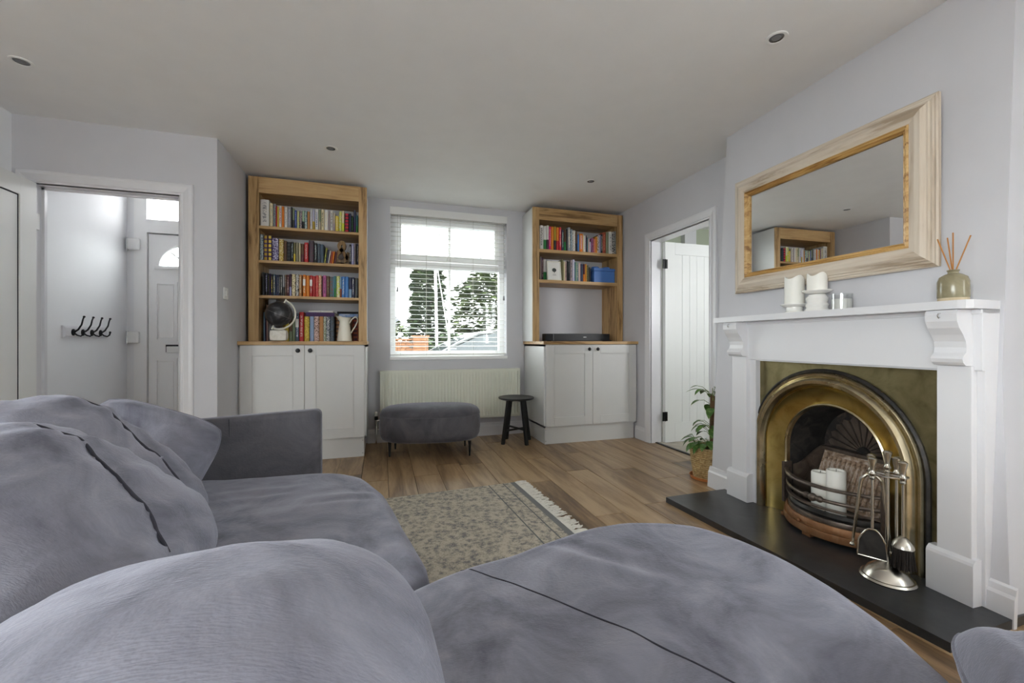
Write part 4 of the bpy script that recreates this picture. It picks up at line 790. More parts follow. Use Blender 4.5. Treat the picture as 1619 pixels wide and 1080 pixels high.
pts = stations(0.232); MB().prism([(p[0], p[1]) for p in pts], 0, 0.01, 'y').map(lambda p: C((p[0], -0.16+p[1], p[2]))).build('firebox_back', 'soot_iron', fi)
def FB(p): return C((p[0], -0.145+max(0, 0.40-p[2])*0.42+p[1], p[2]))    # fireback leans forward at the foot
fb = MB().box(AC-0.20, AC+0.20, 0, 0.012, 0.13, 0.40).map(FB).build('fireback_plate', 'fireback', fi)
for k in range(15):
    a = AC-0.175+k*0.025; MB().cbox(a-0.006, a+0.006, 0.010, 0.024, 0.15, 0.365, 0.003).map(FB).build('rib', 'fireback', fb)
MB().cbox(AC-0.205, AC+0.205, 0.0, 0.035, 0.385, 0.405, 0.005).map(FB).cbox(AC-0.215, AC+0.215, 0.0, 0.02, 0.405, 0.43, 0.004).map(lambda p: p).build('fireback_ledge', 'iron_brown', fi) if False else None
MB().cbox(AC-0.205, AC+0.205, -0.15, -0.105, 0.392, 0.412, 0.005).map(C).build('fireback_ledge', 'iron_brown', fi)
sbp = MB(); cz_ = 0.415
hub = [C((AC+0.03*math.cos(math.pi*k/10), -0.128, cz_+0.03*math.sin(math.pi*k/10))) for k in range(11)]
sbp.prism([(AC+0.03*math.cos(math.pi*k/10), cz_+0.03*math.sin(math.pi*k/10)) for k in range(11)], -0.15, -0.128, 'y').map(C).build('sunburst_hub', 'soot_iron', fi)
for k in range(11):
    t = math.pi*(k+0.5)/11; u_ = Vector((math.cos(t), 0, math.sin(t))); w_ = Vector((-math.sin(t), 0, math.cos(t)))
    c_ = Vector((AC, -0.150, cz_)); q = [c_+u_*0.035+w_*0.003, c_+u_*0.035-w_*0.003, c_+u_*0.175-w_*0.019, c_+u_*0.19, c_+u_*0.175+w_*0.019]
    up = Vector((0, 0.012, 0)); MB().add([C(p) for p in q]+[C(p+up) for p in q], [(4, 3, 2, 1, 0), (5, 6, 7, 8, 9)]+[(i, (i+1) % 5, 5+(i+1) % 5, 5+i) for i in range(5)]).build('sunburst_ray', 'iron_brown', fi)
for s in (-1, 1):   # curved side cheeks
    rows = []
    for k in range(9):
        f_ = k/8; rows.append([C((AC+s*(0.235-0.02*f_), 0.06-0.20*f_, 0.13)), C((AC+s*(0.235-0.02*f_), 0.06-0.20*f_, 0.36-0.05*math.cos(f_*math.pi)*1.0))])
    MB().grid(rows+[[(Vector(p)+_ca*(-s)*0.012) for p in r] for r in rows[::-1]], wrap=False).build('side_cheek', 'iron_brown', fi)
MB().box(AC-0.24, AC+0.24, -0.15, 0.10, 0.12, 0.132).map(C).build('grate_floor', 'cast_iron', fi)
# grate front
gt = thing('fire_grate', 'bowed cast iron fire grate front with rusty ash apron', 'grate', C((AC, 0.2, HT)))
GA0, GA1 = 0.560, 1.050; GC = (GA0+GA1)/2; GW = (GA1-GA0)/2
def bow(f_, inset=0.0, base=0.105, dep=0.135): x_ = -1+2*f_; return (GC+x_*(GW-inset*0.5), base+dep*(1-abs(x_)**2.2)-inset)
def bar(prof, name, mat, inset=0.0, f0=0.0, f1=1.0, parent=None, sm=True):
    n = 25; rows = []
    for k in range(n):
        f_ = f0+(f1-f0)*k/(n-1); a, o = bow(f_, inset); rows.append([C((a, o+p[0], p[1])) for p in prof])
    return MB().grid(rows, wrap=True, caps=True).build(name, mat, parent or gt, smooth=sm)
bar([(-0.02, 0.050), (0.012, 0.050), (0.016, 0.058), (0.012, 0.085), (-0.02, 0.085)], 'ash_apron', 'iron_rust')
bar([(-0.02, 0.086), (0.010, 0.086), (0.013, 0.10), (0.004, 0.118), (-0.02, 0.118)], 'ash_apron_upper', 'iron_rust', 0.006)
bar([(-0.02, 0.119), (0.003, 0.119), (0.005, 0.128), (0.0, 0.142), (-0.02, 0.145)], 'apron_band', 'iron_brown', 0.012)
bar([(-0.02, 0.146), (0.001, 0.146), (0.006, 0.158), (-0.002, 0.172), (-0.02, 0.172)], 'apron_rim', 'cast_iron', 0.014)
circ = lambda r, z: [(r*math.cos(2*math.pi*k/10), z+r*math.sin(2*math.pi*k/10)) for k in range(10)]
bar([(-0.012, 0.186), (0.010, 0.188), (0.010, 0.196), (-0.012, 0.196)], 'lower_bar', 'iron_brown', 0.010)
rod = bar(circ(0.0085, 0.232), 'round_rod', 'iron_brown', 0.006)
for f_, r_ in ((0.54, 0.020), (0.495, 0.013), (0.585, 0.013), (0.47, 0.016), (0.61, 0.016)):
    a, o = bow(f_, 0.006); MB().sphere(C((a, o, 0.232)), r_, 14, 10).build('knop', 'iron_brown', rod, smooth=True)
bar([(-0.016, 0.284), (0.012, 0.286), (0.014, 0.292), (0.010, 0.297), (-0.016, 0.297)], 'top_bar', 'iron_brown', 0.004)
for f_ in (0.0, 1.0):
    a, o = bow(f_); s = -1 if f_ == 0 else 1; cb(min(a, a+s*0.016), max(a, a+s*0.016), o-0.045, o+0.012, 0.10, 0.325, 0.003).build('side_upright', 'iron_brown', gt)
for f_ in (0.05, 0.5, 0.95): a, o = bow(f_); cb(a-0.022, a+0.022, o-0.03, o+0.012, Z0, 0.052, 0.003).build('foot', 'iron_rust', gt)
a, o = bow(0.42); MB().sphere(C((a, o+0.016, 0.098)), 0.010, 10, 8).build('apron_stud', 'iron_rust', gt, smooth=True)
for a, o, r, h, lab in ((0.745, 0.085, 0.040, 0.19, 'shorter white pillar candle standing in the fire grate'), (0.835, 0.095, 0.041, 0.225, 'taller white pillar candle standing in the fire grate')):
    p = C((a, o, 0.1325)); t = thing('pillar_candle', lab, 'candle', p, 'white candles in the fire grate')
    MB().lathe([(r, 0), (r, h-0.006), (r-0.003, h), (r-0.010, h-0.001), (r-0.014, h-0.008), (0.003, h-0.012)], p, 28).build('wax', 'candle_wax', t, smooth=True)
    MB().tube([p+Vector((0, 0, h-0.014)), p+Vector((0.001, 0, h+0.004))], 0.0013, 5).build('wick', 'black_paint', t)
# companion set
P0 = Vector((1.968, 1.185, HT)); RV = Vector((0.515, -0.857, 0)); FV = Vector((-0.857, -0.515, 0))
cs = thing('fire_tool_stand', 'silver companion set stand with domed base on the hearth', 'tool stand', P0)
MB().lathe([(0.088, 0.0005), (0.091, 0.006), (0.086, 0.013), (0.080, 0.014), (0.076, 0.022), (0.062, 0.042), (0.040, 0.058), (0.020, 0.070), (0.012, 0.085), (0.008, 0.10)], P0, 36).build('domed_base', 'satin_silver', cs, smooth=True)
MB().tube([P0+Vector((0, 0, 0.08)), P0+Vector((0, 0, 0.435))], 0.0075, 10).build('pole', 'satin_silver', cs, smooth=True)
HANDLE = [(0.007, 0), (0.011, 0.006), (0.007, 0.012), (0.011, 0.018), (0.013, 0.024), (0.008, 0.032), (0.0075, 0.04), (0.011, 0.06), (0.015, 0.078), (0.016, 0.084), (0.010, 0.09), (0.003, 0.091)]
MB().lathe(HANDLE, P0+Vector((0, 0, 0.432)), 16).build('top_handle', 'satin_silver', cs, smooth=True)
TOOLP = [(-0.046, 0.032, 'shovel'), (0.046, 0.030, 'brush'), (-0.050, -0.030, 'tongs'), (0.028, -0.040, 'poker')]
br = [P0+RV*(0.062*math.cos(t))+FV*(0.045*math.sin(t))+Vector((0, 0, 0.425)) for t in [2*math.pi*k/24 for k in range(24)]]
bk = MB().tube(br, 0.004, 6, True).build('tool_ring', 'satin_silver', cs, smooth=True)
MB().tube([P0+RV*-0.062+Vector((0, 0, 0.425)), P0+RV*0.062+Vector((0, 0, 0.425))], 0.004, 6).build('ring_spoke', 'satin_silver', cs, smooth=True)
for a, f_, kind in TOOLP:
    p = P0+RV*a+FV*f_; zt_ = 0.432
    lab = dict(shovel='silver fire shovel hanging on the companion stand', brush='dark bristled hearth brush hanging on the companion stand', tongs='silver fire tongs hanging on the companion stand', poker='silver poker hanging behind the companion stand pole')[kind]
    t = thing({'shovel': 'fire_shovel', 'brush': 'hearth_brush', 'tongs': 'fire_tongs', 'poker': 'fire_poker'}[kind], lab, 'fire tool', p+Vector((0, 0, 0.09)), 'fire tools on the companion stand')
    MB().lathe(HANDLE, p+Vector((0, 0, zt_-HT+0.005)), 14).build('handle', 'satin_silver', t, smooth=True)
    if kind == 'shovel':
        MB().tube([p+Vector((0, 0, 0.40)), p+FV*0.004+Vector((0, 0, 0.205))], 0.005, 8).build('shaft', 'satin_silver', t, smooth=True)
        q = p+FV*0.012+Vector((0, 0, 0.205)); rows = []
        for k in range(9):
            w = -1+2*k/8; top = 0.0 if abs(w) < 0.2 else -0.045*max(0, abs(w)-0.2)**1.6*1.6
            rows.append([q+RV*(w*0.042)+Vector((0, 0, top-0.002)), q+RV*(w*0.046)+FV*0.004+Vector((0, 0, -0.115))])
        th_ = FV*-0.004; MB().grid(rows+[[v_+th_ for v_ in r] for r in rows[::-1]]+[rows[0]]).build('pan', 'cast_iron', t)
        e = [rows[0][1]]+[r[0] for r in rows]+[rows[-1][1]]; MB().tube([v_+FV*0.002 for v_ in e]+[rows[0][1]+FV*0.002], 0.0035, 6).build('pan_rim', 'satin_silver', t, smooth=True)
    elif kind == 'brush':
        MB().tube([p+Vector((0, 0, 0.40)), p+Vector((0, 0, 0.185))], 0.005, 8).build('shaft', 'satin_silver', t, smooth=True)
        MB().lathe([(0.006, 0.045), (0.014, 0.04), (0.030, 0.022), (0.036, 0.004), (0.034, 0.0)], p+Vector((0, 0, 0.152)), 20).build('brush_dome', 'satin_silver', t, smooth=True)
        rb = random.Random(3); bm_ = MB()
        for k in range(150):
            an = rb.random()*6.283; rr = 0.031*math.sqrt(rb.random()); b0 = p+Vector((rr*math.cos(an), rr*math.sin(an), 0.156)); b1 = p+Vector((rr*1.15*math.cos(an)+rb.uniform(-.004, .004), rr*1.15*math.sin(an)+rb.uniform(-.004, .004), 0.068+rb.uniform(0, 0.012))); bm_.tube([b0, b1], 0.0022, 4)
        bm_.build('bristles', 'bristle', t, kind='stuff')
    elif kind == 'tongs':
        for s in (-1, 1):
            MB().tube([p+Vector((0, 0, 0.40)), p+RV*(s*0.014)+Vector((0, 0, 0.405)), p+RV*(s*0.032)+Vector((0, 0, 0.385)), p+RV*(s*0.036)+Vector((0, 0, 0.36)), p+RV*(s*0.062)+FV*0.005+Vector((0, 0, 0.105))], [0.006, 0.007, 0.008, 0.0065, 0.005], 8).build('tong_leg', 'satin_silver', t, smooth=True)
            MB().lathe([(0.006, 0), (0.010, 0.006), (0.006, 0.014)], p+RV*(s*0.0625)+FV*0.005+Vector((0, 0, 0.092)), 10).build('claw', 'satin_silver', t, smooth=True)
    else:
        MB().tube([p+Vector((0, 0, 0.40)), p+Vector((0, 0, 0.10)), p+RV*0.012+Vector((0, 0, 0.085)), p+RV*0.03+Vector((0, 0, 0.075))], 0.005, 8).build('shaft', 'satin_silver', t, smooth=True)
# ================================================================== MIRROR
mi = thing('wall_mirror', 'large mirror in a wide pale pine frame above the mantel', 'mirror', C((0.715, 0.06, 1.31)))
MA0, MA1, MZ0, MZ1 = 0.188, 1.240, 1.308, 2.022
def MT(a, o, z): return C((a, lean(1.308)+0.016+o-0.024*(a-0.714), z))
FPROF = [(0, 0.0), (0, 0.016), (0.006, 0.020), (0.012, 0.018), (0.016, 0.023), (0.024, 0.023), (0.028, 0.029), (0.034, 0.030), (0.050, 0.040), (0.070, 0.040), (0.088, 0.034), (0.092, 0.034), (0.092, 0.0)]
BPROF = [(0.092, 0.0), (0.092, 0.036), (0.097, 0.040), (0.101, 0.034), (0.104, 0.036), (0.108, 0.032), (0.112, 0.026), (0.115, 0.028), (0.120, 0.020), (0.120, 0.0)]
def rails(prof, nm, mats):
    cn = lambda w: [(MA0+w, MZ0+w), (MA1-w, MZ0+w), (MA1-w, MZ1-w), (MA0+w, MZ1-w)]
    for k in range(4):
        rows = []
        for w, d in prof:
            c4 = cn(w); p, q = c4[k], c4[(k+1) % 4]; rows.append([MT(p[0], d, p[1]), MT(q[0], d, q[1])])
        n = len(prof); mb = MB().grid(rows+[rows[0]]); mb.add([r[0] for r in rows], [tuple(range(n))]); mb.add([r[1] for r in rows], [tuple(range(n))[::-1]])
        mb.build(nm, mats[k % 2], mi, merge=1e-5)
rails(FPROF, 'frame_rail', ('pine_y', 'pine_z')); rails(BPROF, 'gilt_bead', ('gilt_pine_y', 'gilt_pine_y'))
w = 0.121; MB().add([MT(a, o, z) for a in (MA0+w, MA1-w) for o in (0.008, 0.014) for z in (MZ0+w, MZ1-w)], [(0, 1, 3, 2), (4, 6, 7, 5), (0, 4, 5, 1), (2, 3, 7, 6), (0, 2, 6, 4), (1, 5, 7, 3)]).build('mirror_glass', 'mirror_glass', mi)
# ================================================================== MANTEL OBJECTS
MZT = 1.1505
def candle_stand(a, o, stem, plate_z, r, h, label, holder_label):
    p = C((a, o, MZT)); t = thing('candle_holder', holder_label, 'candle holder', p, 'white ceramic candle holders on the mantel')
    MB().lathe(stem, p, 28).build('stem', 'white_ceramic', t, smooth=True)
    MB().lathe([(0.030, plate_z-0.016), (0.05, plate_z-0.010), (0.066, plate_z), (0.066, plate_z+0.003), (0.05, plate_z+0.001), (0.02, plate_z)], p, 32).build('drip_plate', 'white_ceramic', t, smooth=True)
    c = p+Vector((0, 0, plate_z+0.002)); cd_ = thing('pillar_candle', label, 'candle', c, 'white candles on the mantel')
    prof = [(r, 0), (r, h-0.008), (r-0.002, h), (r-0.008, h-0.002), (r-0.012, h-0.012), (0.002, h-0.016)]
    mb = MB().lathe(prof, c, 28); mb.map(lambda q: (q[0], q[1], q[2]+(0.009*math.sin(3*math.atan2(q[1]-c.y, q[0]-c.x)+1) if q[2] > c.z+h-0.012 else 0)))
    mb.build('wax', 'candle_wax', cd_, smooth=True); MB().tube([c+Vector((0, 0, h-0.018)), c+Vector((0, 0, h-0.004))], 0.0012, 5).build('wick', 'black_paint', cd_)
candle_stand(0.640, 0.135, [(0.045, 0), (0.046, 0.008), (0.038, 0.016), (0.040, 0.026), (0.040, 0.034)], 0.048, 0.047, 0.145, 'tall white candle on the low ceramic holder', 'low white ceramic candle holder carrying the taller candle')
candle_stand(0.768, 0.135, [(0.055, 0), (0.056, 0.010), (0.046, 0.022), (0.052, 0.036), (0.044, 0.048), (0.047, 0.060), (0.050, 0.072), (0.040, 0.082), (0.036, 0.09)], 0.108, 0.044, 0.082, 'short ragged white candle on the ribbed ceramic holder', 'ribbed white ceramic candle holder carrying the shorter candle')
p = C((0.893, 0.135, MZT)); jr = thing('jar_candle', 'white wax candle in a clear glass tumbler on mantel', 'candle', p)
MB().lathe([(0.040, 0), (0.043, 0.003), (0.044, 0.08), (0.0415, 0.08), (0.0405, 0.006), (0.002, 0.005)], p, 28).build('glass', 'jar_glass', jr, smooth=True)
MB().lathe([(0.0395, 0.0065), (0.0400, 0.055), (0.002, 0.054)], p, 24).build('wax', 'candle_wax', jr, smooth=True)
p = C((1.318, 0.135, MZT)); df = thing('reed_diffuser', 'stoneware bottle reed diffuser with amber sticks at mantel end', 'diffuser', p)
MB().lathe([(0.042, 0), (0.044, 0.003), (0.0445, 0.017)], p, 32).build('bare_foot', 'stone_bare', df, smooth=True)
MB().lathe([(0.0445, 0.017), (0.046, 0.021), (0.0455, 0.08), (0.040, 0.098), (0.026, 0.108), (0.016, 0.112), (0.015, 0.118), (0.019, 0.124), (0.017, 0.126), (0.011, 0.124), (0.010, 0.10)], p, 32).build('glazed_bottle', 'stone_glaze', df, smooth=True)
for da, do, h_ in ((-0.046, 0.006, 0.255), (-0.028, -0.018, 0.258), (0.006, 0.012, 0.268), (0.052, 0.0, 0.248)):
    MB().tube([p+Vector((0, 0, 0.06)), p+_ca*da*0.16+_cn*do*0.2+Vector((0, 0, 0.124)), p+_ca*da+_cn*do+Vector((0, 0, h_))], 0.0022, 6).build('reed', 'reed', df)
# ================================================================== SMALL WALL THINGS
def switch(T, label, name='light_switch', n=1):
    t = thing(name, label, 'switch', T((0, 0, 0)))
    MB().cbox(-0.043, 0.043, 0.0005, 0.009, -0.043, 0.043, 0.003).map(T).build('plate', 'white_metal', t); MB().cbox(-0.012, 0.012, 0.0085, 0.013, -0.018, 0.018, 0.002).map(T).build('rocker', 'upvc', t)
    for z_ in (-0.03, 0.03): MB().tube([(z_, 0.0085, 0), (z_, 0.010, 0)], 0.0025, 8).map(T).build('screw', 'chrome', t)
switch(lambda p: (XR-p[1], 2.606+p[0], 1.346+p[2]), 'white switch plate on the wall beside the chimney breast')
switch(lambda p: (XA+p[1], 3.572+p[0], 1.352+p[2]), 'white switch plate on the short wall by the globe bookcase')
ck = thing('coat_rack', 'white coat rack with four black hooks on the hall wall', 'coat rack', (XL, 4.09, 1.03))
MB().add([(XL+0.0005, y_, z_) for y_, z_ in ((3.84, 1.028), (4.345, 1.028), (4.345, 1.116), (3.84, 1.116))]+[(XL+0.012, y_, z_) for y_, z_ in ((3.84, 1.028), (4.345, 1.028), (4.345, 1.116), (3.84, 1.116))]+[(XL+0.02, y_, z_) for y_, z_ in ((3.855, 1.043), (4.33, 1.043), (4.33, 1.101), (3.855, 1.101))],
    [(3, 2, 1, 0), (8, 9, 10, 11)]+[(i, (i+1) % 4, 4+(i+1) % 4, 4+i) for i in range(4)]+[(4+i, 4+(i+1) % 4, 8+(i+1) % 4, 8+i) for i in range(4)]).build('board', 'white_gloss', ck)
for k in range(4):
    y_ = 3.93+k*0.105; x_ = XL+0.02
    hk = MB().lathe([(0.021, 0), (0.021, 0.004), (0.012, 0.009), (0.008, 0.010)], n=16).map(lambda p: (x_+p[2], y_+p[0], 1.068+p[1]*1.2)).build('hook', 'black_metal', ck, smooth=True)
    MB().tube([(x_+0.005, y_, 1.068), (x_+0.03, y_, 1.088), (x_+0.05, y_, 1.125), (x_+0.058, y_, 1.165), (x_+0.064, y_, 1.182)], [0.007, 0.006, 0.0055, 0.005, 0.005], 8).sphere((x_+0.065, y_, 1.184), 0.008, 10, 8).build('upper_prong', 'black_metal', hk, smooth=True)
    MB().tube([(x_+0.005, y_, 1.064), (x_+0.025, y_, 1.046), (x_+0.045, y_, 1.040), (x_+0.060, y_, 1.052), (x_+0.064, y_, 1.07)], 0.0055, 8).sphere((x_+0.064, y_, 1.074), 0.008, 10, 8).build('lower_prong', 'black_metal', hk, smooth=True)
for (x_, y_, lab) in ((1.762, 1.512, 'recessed ceiling downlight above the hearth side of the sofa'), (-1.745, 2.772, 'recessed ceiling downlight near the hall doorway'), (-0.358, 3.347, 'recessed ceiling downlight in front of the globe bookcase'), (1.768, 3.352, 'recessed ceiling downlight in front of the soundbar bookcase')):
    t = thing('downlight', lab, 'ceiling light', (x_, y_, ZC), 'recessed ceiling downlights')
    MB().lathe([(0.047, -0.0005), (0.046, -0.004), (0.040, -0.006), (0.034, -0.005), (0.031, -0.0008)], (x_, y_, ZC), 32).build('bezel', 'white_metal', t, smooth=True)
    MB().lathe([(0.031, -0.001), (0.030, -0.003), (0.027, -0.0022), (0.001, -0.0012)], (x_, y_, ZC), 28).build('lens', 'lamp_reflector', t, smooth=True)
    MB().lathe([(0.020, -0.0015), (0.018, -0.0042), (0.001, -0.0045)], (x_, y_, ZC), 24).build('lamp_face', 'grey_plastic', t, smooth=True)
# ================================================================== PLANT
pp = Vector((2.272, 2.515, 0.0))
sa = MB().lathe([(0.085, 0.001), (0.112, 0.004), (0.122, 0.024), (0.117, 0.025), (0.106, 0.008), (0.002, 0.007)], pp, 32).build('plant_saucer', 'terracotta', None, smooth=True, label='terracotta saucer under the woven plant pot', cat='saucer')
pl_ = thing('potted_plant', 'variegated climbing plant in a woven seagrass pot beside the fireplace', 'plant', pp+Vector((0, 0, 0.0085)))
rings = MB(); nr = 15
prof = [(0.085, 0.0)]
for k in range(nr):
    z_ = 0.225*k/nr; r_ = 0.088+0.03*(z_/0.225)**0.7; prof += [(r_, z_+0.002), (r_+0.006, z_+0.0075), (r_, z_+0.013)]
prof += [(0.112, 0.228), (0.106, 0.226), (0.103, 0.19)]
def braid(p):
    t = math.atan2(p[1]-pp.y, p[0]-pp.x); f_ = 1+0.022*math.sin(26*t+(p[2]*420)); return (pp.x+(p[0]-pp.x)*f_, pp.y+(p[1]-pp.y)*f_, p[2])
MB().lathe(prof, pp+Vector((0, 0, 0.0085)), 72).map(braid).build('woven_pot', 'seagrass', pl_, smooth=True)
MB().lathe([(0.103, 0.19), (0.05, 0.198), (0.002, 0.20)], pp+Vector((0, 0, 0.0085)), 24, caps=False).build('soil', 'soil', pl_)
MB().lathe([(0.018, 0.15), (0.02, 0.3), (0.019, 0.45), (0.017, 0.60), (0.008, 0.61)], pp+Vector((0.03, -0.02, 0)), 12).build('moss_pole', 'moss_pole', pl_, smooth=True)
rp = random.Random(21)
def leaf_mesh(base, d, up, ln, wd):
    d = d.normalized(); s_ = d.cross(up).normalized(); n_ = s_.cross(d).normalized(); rows = []
    for k in range(6):
        f_ = k/5; w_ = wd*math.sin(math.pi*min(1, f_*0.92+0.08))**0.8*(1-0.35*f_); c_ = base+d*ln*f_-n_*ln*0.35*f_*f_; rows.append([c_-s_*w_+n_*w_*0.25, c_, c_+s_*w_+n_*w_*0.25])
    return MB().grid(rows)
for k in range(56):
    hgt = 0.21+0.43*rp.random()**0.9 if k > 10 else 0.21+0.06*rp.random()
    an = rp.uniform(0, 6.283) if k > 12 else rp.uniform(2.0, 4.6); rad = 0.02 if k > 10 else 0.05
    base = pp+Vector((0.03*(k > 10), -0.02*(k > 10), 0))+Vector((rad*math.cos(an), rad*math.sin(an), hgt)); out_ = 0.05+0.03*rp.random()
    tip = base+Vector((math.cos(an)*out_, math.sin(an)*out_, 0.025+0.02*rp.random()))
    if tip.x > 2.40: tip.x = 2.40
    if k <= 12: base.z = 0.20; tip = base+Vector((math.cos(an)*0.055, math.sin(an)*0.055, 0.06+0.05*rp.random()))
    lf_ = leaf_mesh(tip, Vector((math.cos(an), math.sin(an), -0.25+rp.uniform(-.3, .3))), Vector((0, 0, 1)), rp.uniform(0.06, 0.095), rp.uniform(0.022, 0.034)).build('leaf', 'leaf_pothos', pl_, smooth=True)
    MB().tube([base, base.lerp(tip, 0.6)+Vector((0, 0, 0.012)), tip], 0.0018, 5).build('leaf_stalk', 'stem_green', lf_)
MB().tube([pp+Vector((0.01, 0, 0.20)), pp+Vector((0.008, -0.03, 0.34)), pp+Vector((0.035, 0.0, 0.46)), pp+Vector((0.02, -0.035, 0.58)), pp+Vector((0.03, -0.02, 0.66))], 0.003, 6).build('vine_stem', 'stem_green', pl_)
# ================================================================== RUG
RA = math.radians(3.6); rc = Vector((0.02, 2.05, 0)); RLX, RLY = 0.925, 0.72
def RT(p): return Vector((rc.x+p[0]*math.cos(RA)-p[1]*math.sin(RA), rc.y+p[0]*math.sin(RA)+p[1]*math.cos(RA), p[2]))
ru = thing('rug', 'faded grey and cream patterned rug with fringed end', 'rug', (rc.x, rc.y, 0.0012))
rg = MB().cbox(-RLX, RLX, -RLY, RLY, 0.0, 0.009, 0.003)
o = rg.build('woven_field', 'rug_pattern', None, origin=(0, 0, 0)); o.parent = ru; o.rotation_euler = (0, 0, RA)
for s in (1, -1):
    fm = MB(); rf = random.Random(5+s)
    for k in range(150):
        y_ = -RLY+2*RLY*(k+0.5)/150; pts = [Vector((s*(RLX-0.004), y_, 0.006))]; yy = y_
        for j in range(4): yy += rf.uniform(-0.008, 0.008); pts.append(Vector((s*(RLX+0.02*(j+1)*rf.uniform(.85, 1.1)), yy, 0.005+rf.uniform(0, 0.008))))
        fm.tube([RT(q)+Vector((0, 0, 0.0012)) for q in pts], [0.005, 0.0055, 0.0045, 0.004, 0.003], 5)
    fm.build('fringe', 'fringe_wool', ru, kind='stuff')
# ================================================================== SOFA
def smooth_loop(pts, n):
    m = len(pts); out = []
    per = [0]
    for i in range(m): per.append(per[-1]+math.dist(pts[i], pts[(i+1) % m]))
    for k in range(n):
        s = per[-1]*k/n; i = max(j for j in range(m) if per[j] <= s+1e-9); t = (s-per[i])/(per[i+1]-per[i])
        p0, p1, p2, p3 = pts[(i-1) % m], pts[i], pts[(i+1) % m], pts[(i+2) % m]
        out.append(tuple(0.5*(2*p1[d]+(-p0[d]+p2[d])*t+(2*p0[d]-5*p1[d]+4*p2[d]-p3[d])*t*t+(-p0[d]+3*p1[d]-3*p2[d]+p3[d])*t**3) for d in (0, 1)))
    return out
def inset_loop(lp, d):
    n = len(lp); out = []
    for i in range(n):
        a, c = lp[i-1], lp[(i+1) % n]; tx, ty = c[0]-a[0], c[1]-a[1]; l = math.hypot(tx, ty) or 1
        out.append((lp[i][0]-ty/l*d, lp[i][1]+tx/l*d))        # counter-clockwise loop: left normal points inside
    return out
def fold(x, y, spots):
    z = 0
    for cx, cy, ang, ln, wd, am, fr in spots:
        c, s = math.cos(ang), math.sin(ang); u = (x-cx)*c+(y-cy)*s; v = -(x-cx)*s+(y-cy)*c
        z += am*math.exp(-(u/ln)**2-(v/wd)**2)*math.sin(fr*v+1.5*math.sin(u*9))
    return z
def seat(loop, zb, zt, spots, seed, crown=0.016):
    lp = smooth_loop(loop, 240); cx = sum(p[0] for p in lp)/len(lp); cy = sum(p[1] for p in lp)/len(lp)
    rows = []
    for i_, z_ in ((0.03, zb), (0.008, zb+0.012), (0.0, zb+0.05), (-0.004, zb+0.5*(zt-zb)), (0.0, zt-0.085), (0.006, zt-0.055), (0.018, zt-0.030), (0.036, zt-0.013), (0.056, zt-0.003)):
        q = inset_loop(lp, i_); rows.append([(*p, z_+(0.004*noise.noise(Vector((p[0]*9, p[1]*9, z_*9+seed))) if z_ > zb+0.04 else 0)) for p in q])
    base = inset_loop(lp, 0.056)
    for k in range(1, 45):
        f = k/45; rr = []
        for p in base:
            x, y = p[0]+(cx-p[0])*f, p[1]+(cy-p[1])*f
            rr.append((x, y, topz(x, y, zt, f, crown, spots, seed)))
        rows.append(rr)
    return MB().grid(rows, wrap=True, caps=True)
def topz(x, y, zt, f, crown, spots, seed):
    return zt-0.003+crown*math.sin(min(1, f*1.6)*math.pi/2)+0.006*noise.noise(Vector((x*4, y*4, seed)))+0.0025*noise.noise(Vector((x*13, y*13, seed+5)))+fold(x, y, spots)
so = thing('corner_sofa', 'grey velvet curved corner sofa with rounded chaise seat', 'sofa', (0.0, 1.0, 0))
ZS = 0.432
LEFT = [(-0.30, 2.045), (-0.45, 2.05), (-0.92, 2.05), (-0.95, 1.6), (-0.95, 1.0), (-0.93, 0.62), (-0.55, 0.66), (-0.22, 0.88), (0.0, 1.02), (0.095, 1.075), (0.122, 1.14), (0.108, 1.25), (0.075, 1.42), (0.05, 1.58), (0.015, 1.73), (-0.045, 1.89), (-0.12, 1.985), (-0.20, 2.03)]
CHAISE = [(-0.36, 0.66), (-0.6, 0.5), (-0.62, 0.26), (-0.3, 0.23), (0.2, 0.22), (0.70, 0.22), (0.86, 0.30), (0.95, 0.44), (1.02, 0.60), (1.055, 0.77), (1.045, 0.94), (0.965, 1.105), (0.80, 1.195), (0.65, 1.21), (0.49, 1.178), (0.33, 1.125), (0.16, 1.085), (0.02, 1.01), (-0.14, 0.87)]
SPL = [(-0.10, 1.62, 0.25, 0.16, 0.07, 0.004, 70), (0.0, 1.15, 0.9, 0.12, 0.06, 0.004, 70), (-0.42, 1.75, 0.3, 0.14, 0.08, 0.004, 60)]
SPC = [(0.50, 1.02, 2.45, 0.13, 0.09, 0.0065, 52), (0.60, 0.90, 2.5, 0.10, 0.06, 0.004, 60), (0.36, 0.62, 0.6, 0.16, 0.10, 0.005, 42), (0.10, 0.80, 0.5, 0.15, 0.06, 0.004, 50), (0.70, 0.62, 0.8, 0.15, 0.07, 0.003, 50)]
def ccw(l): return l if sum(l[i][0]*l[(i+1) % len(l)][1]-l[(i+1) % len(l)][0]*l[i][1] for i in range(len(l))) > 0 else l[::-1]
seat(ccw(LEFT), 0.07, ZS, SPL, 1.0, 0.022).build('seat', 'velvet', so, smooth=True)
ch = seat(ccw(CHAISE), 0.07, ZS, SPC, 4.0, 0.014).build('chaise_seat', 'velvet', so, smooth=True)
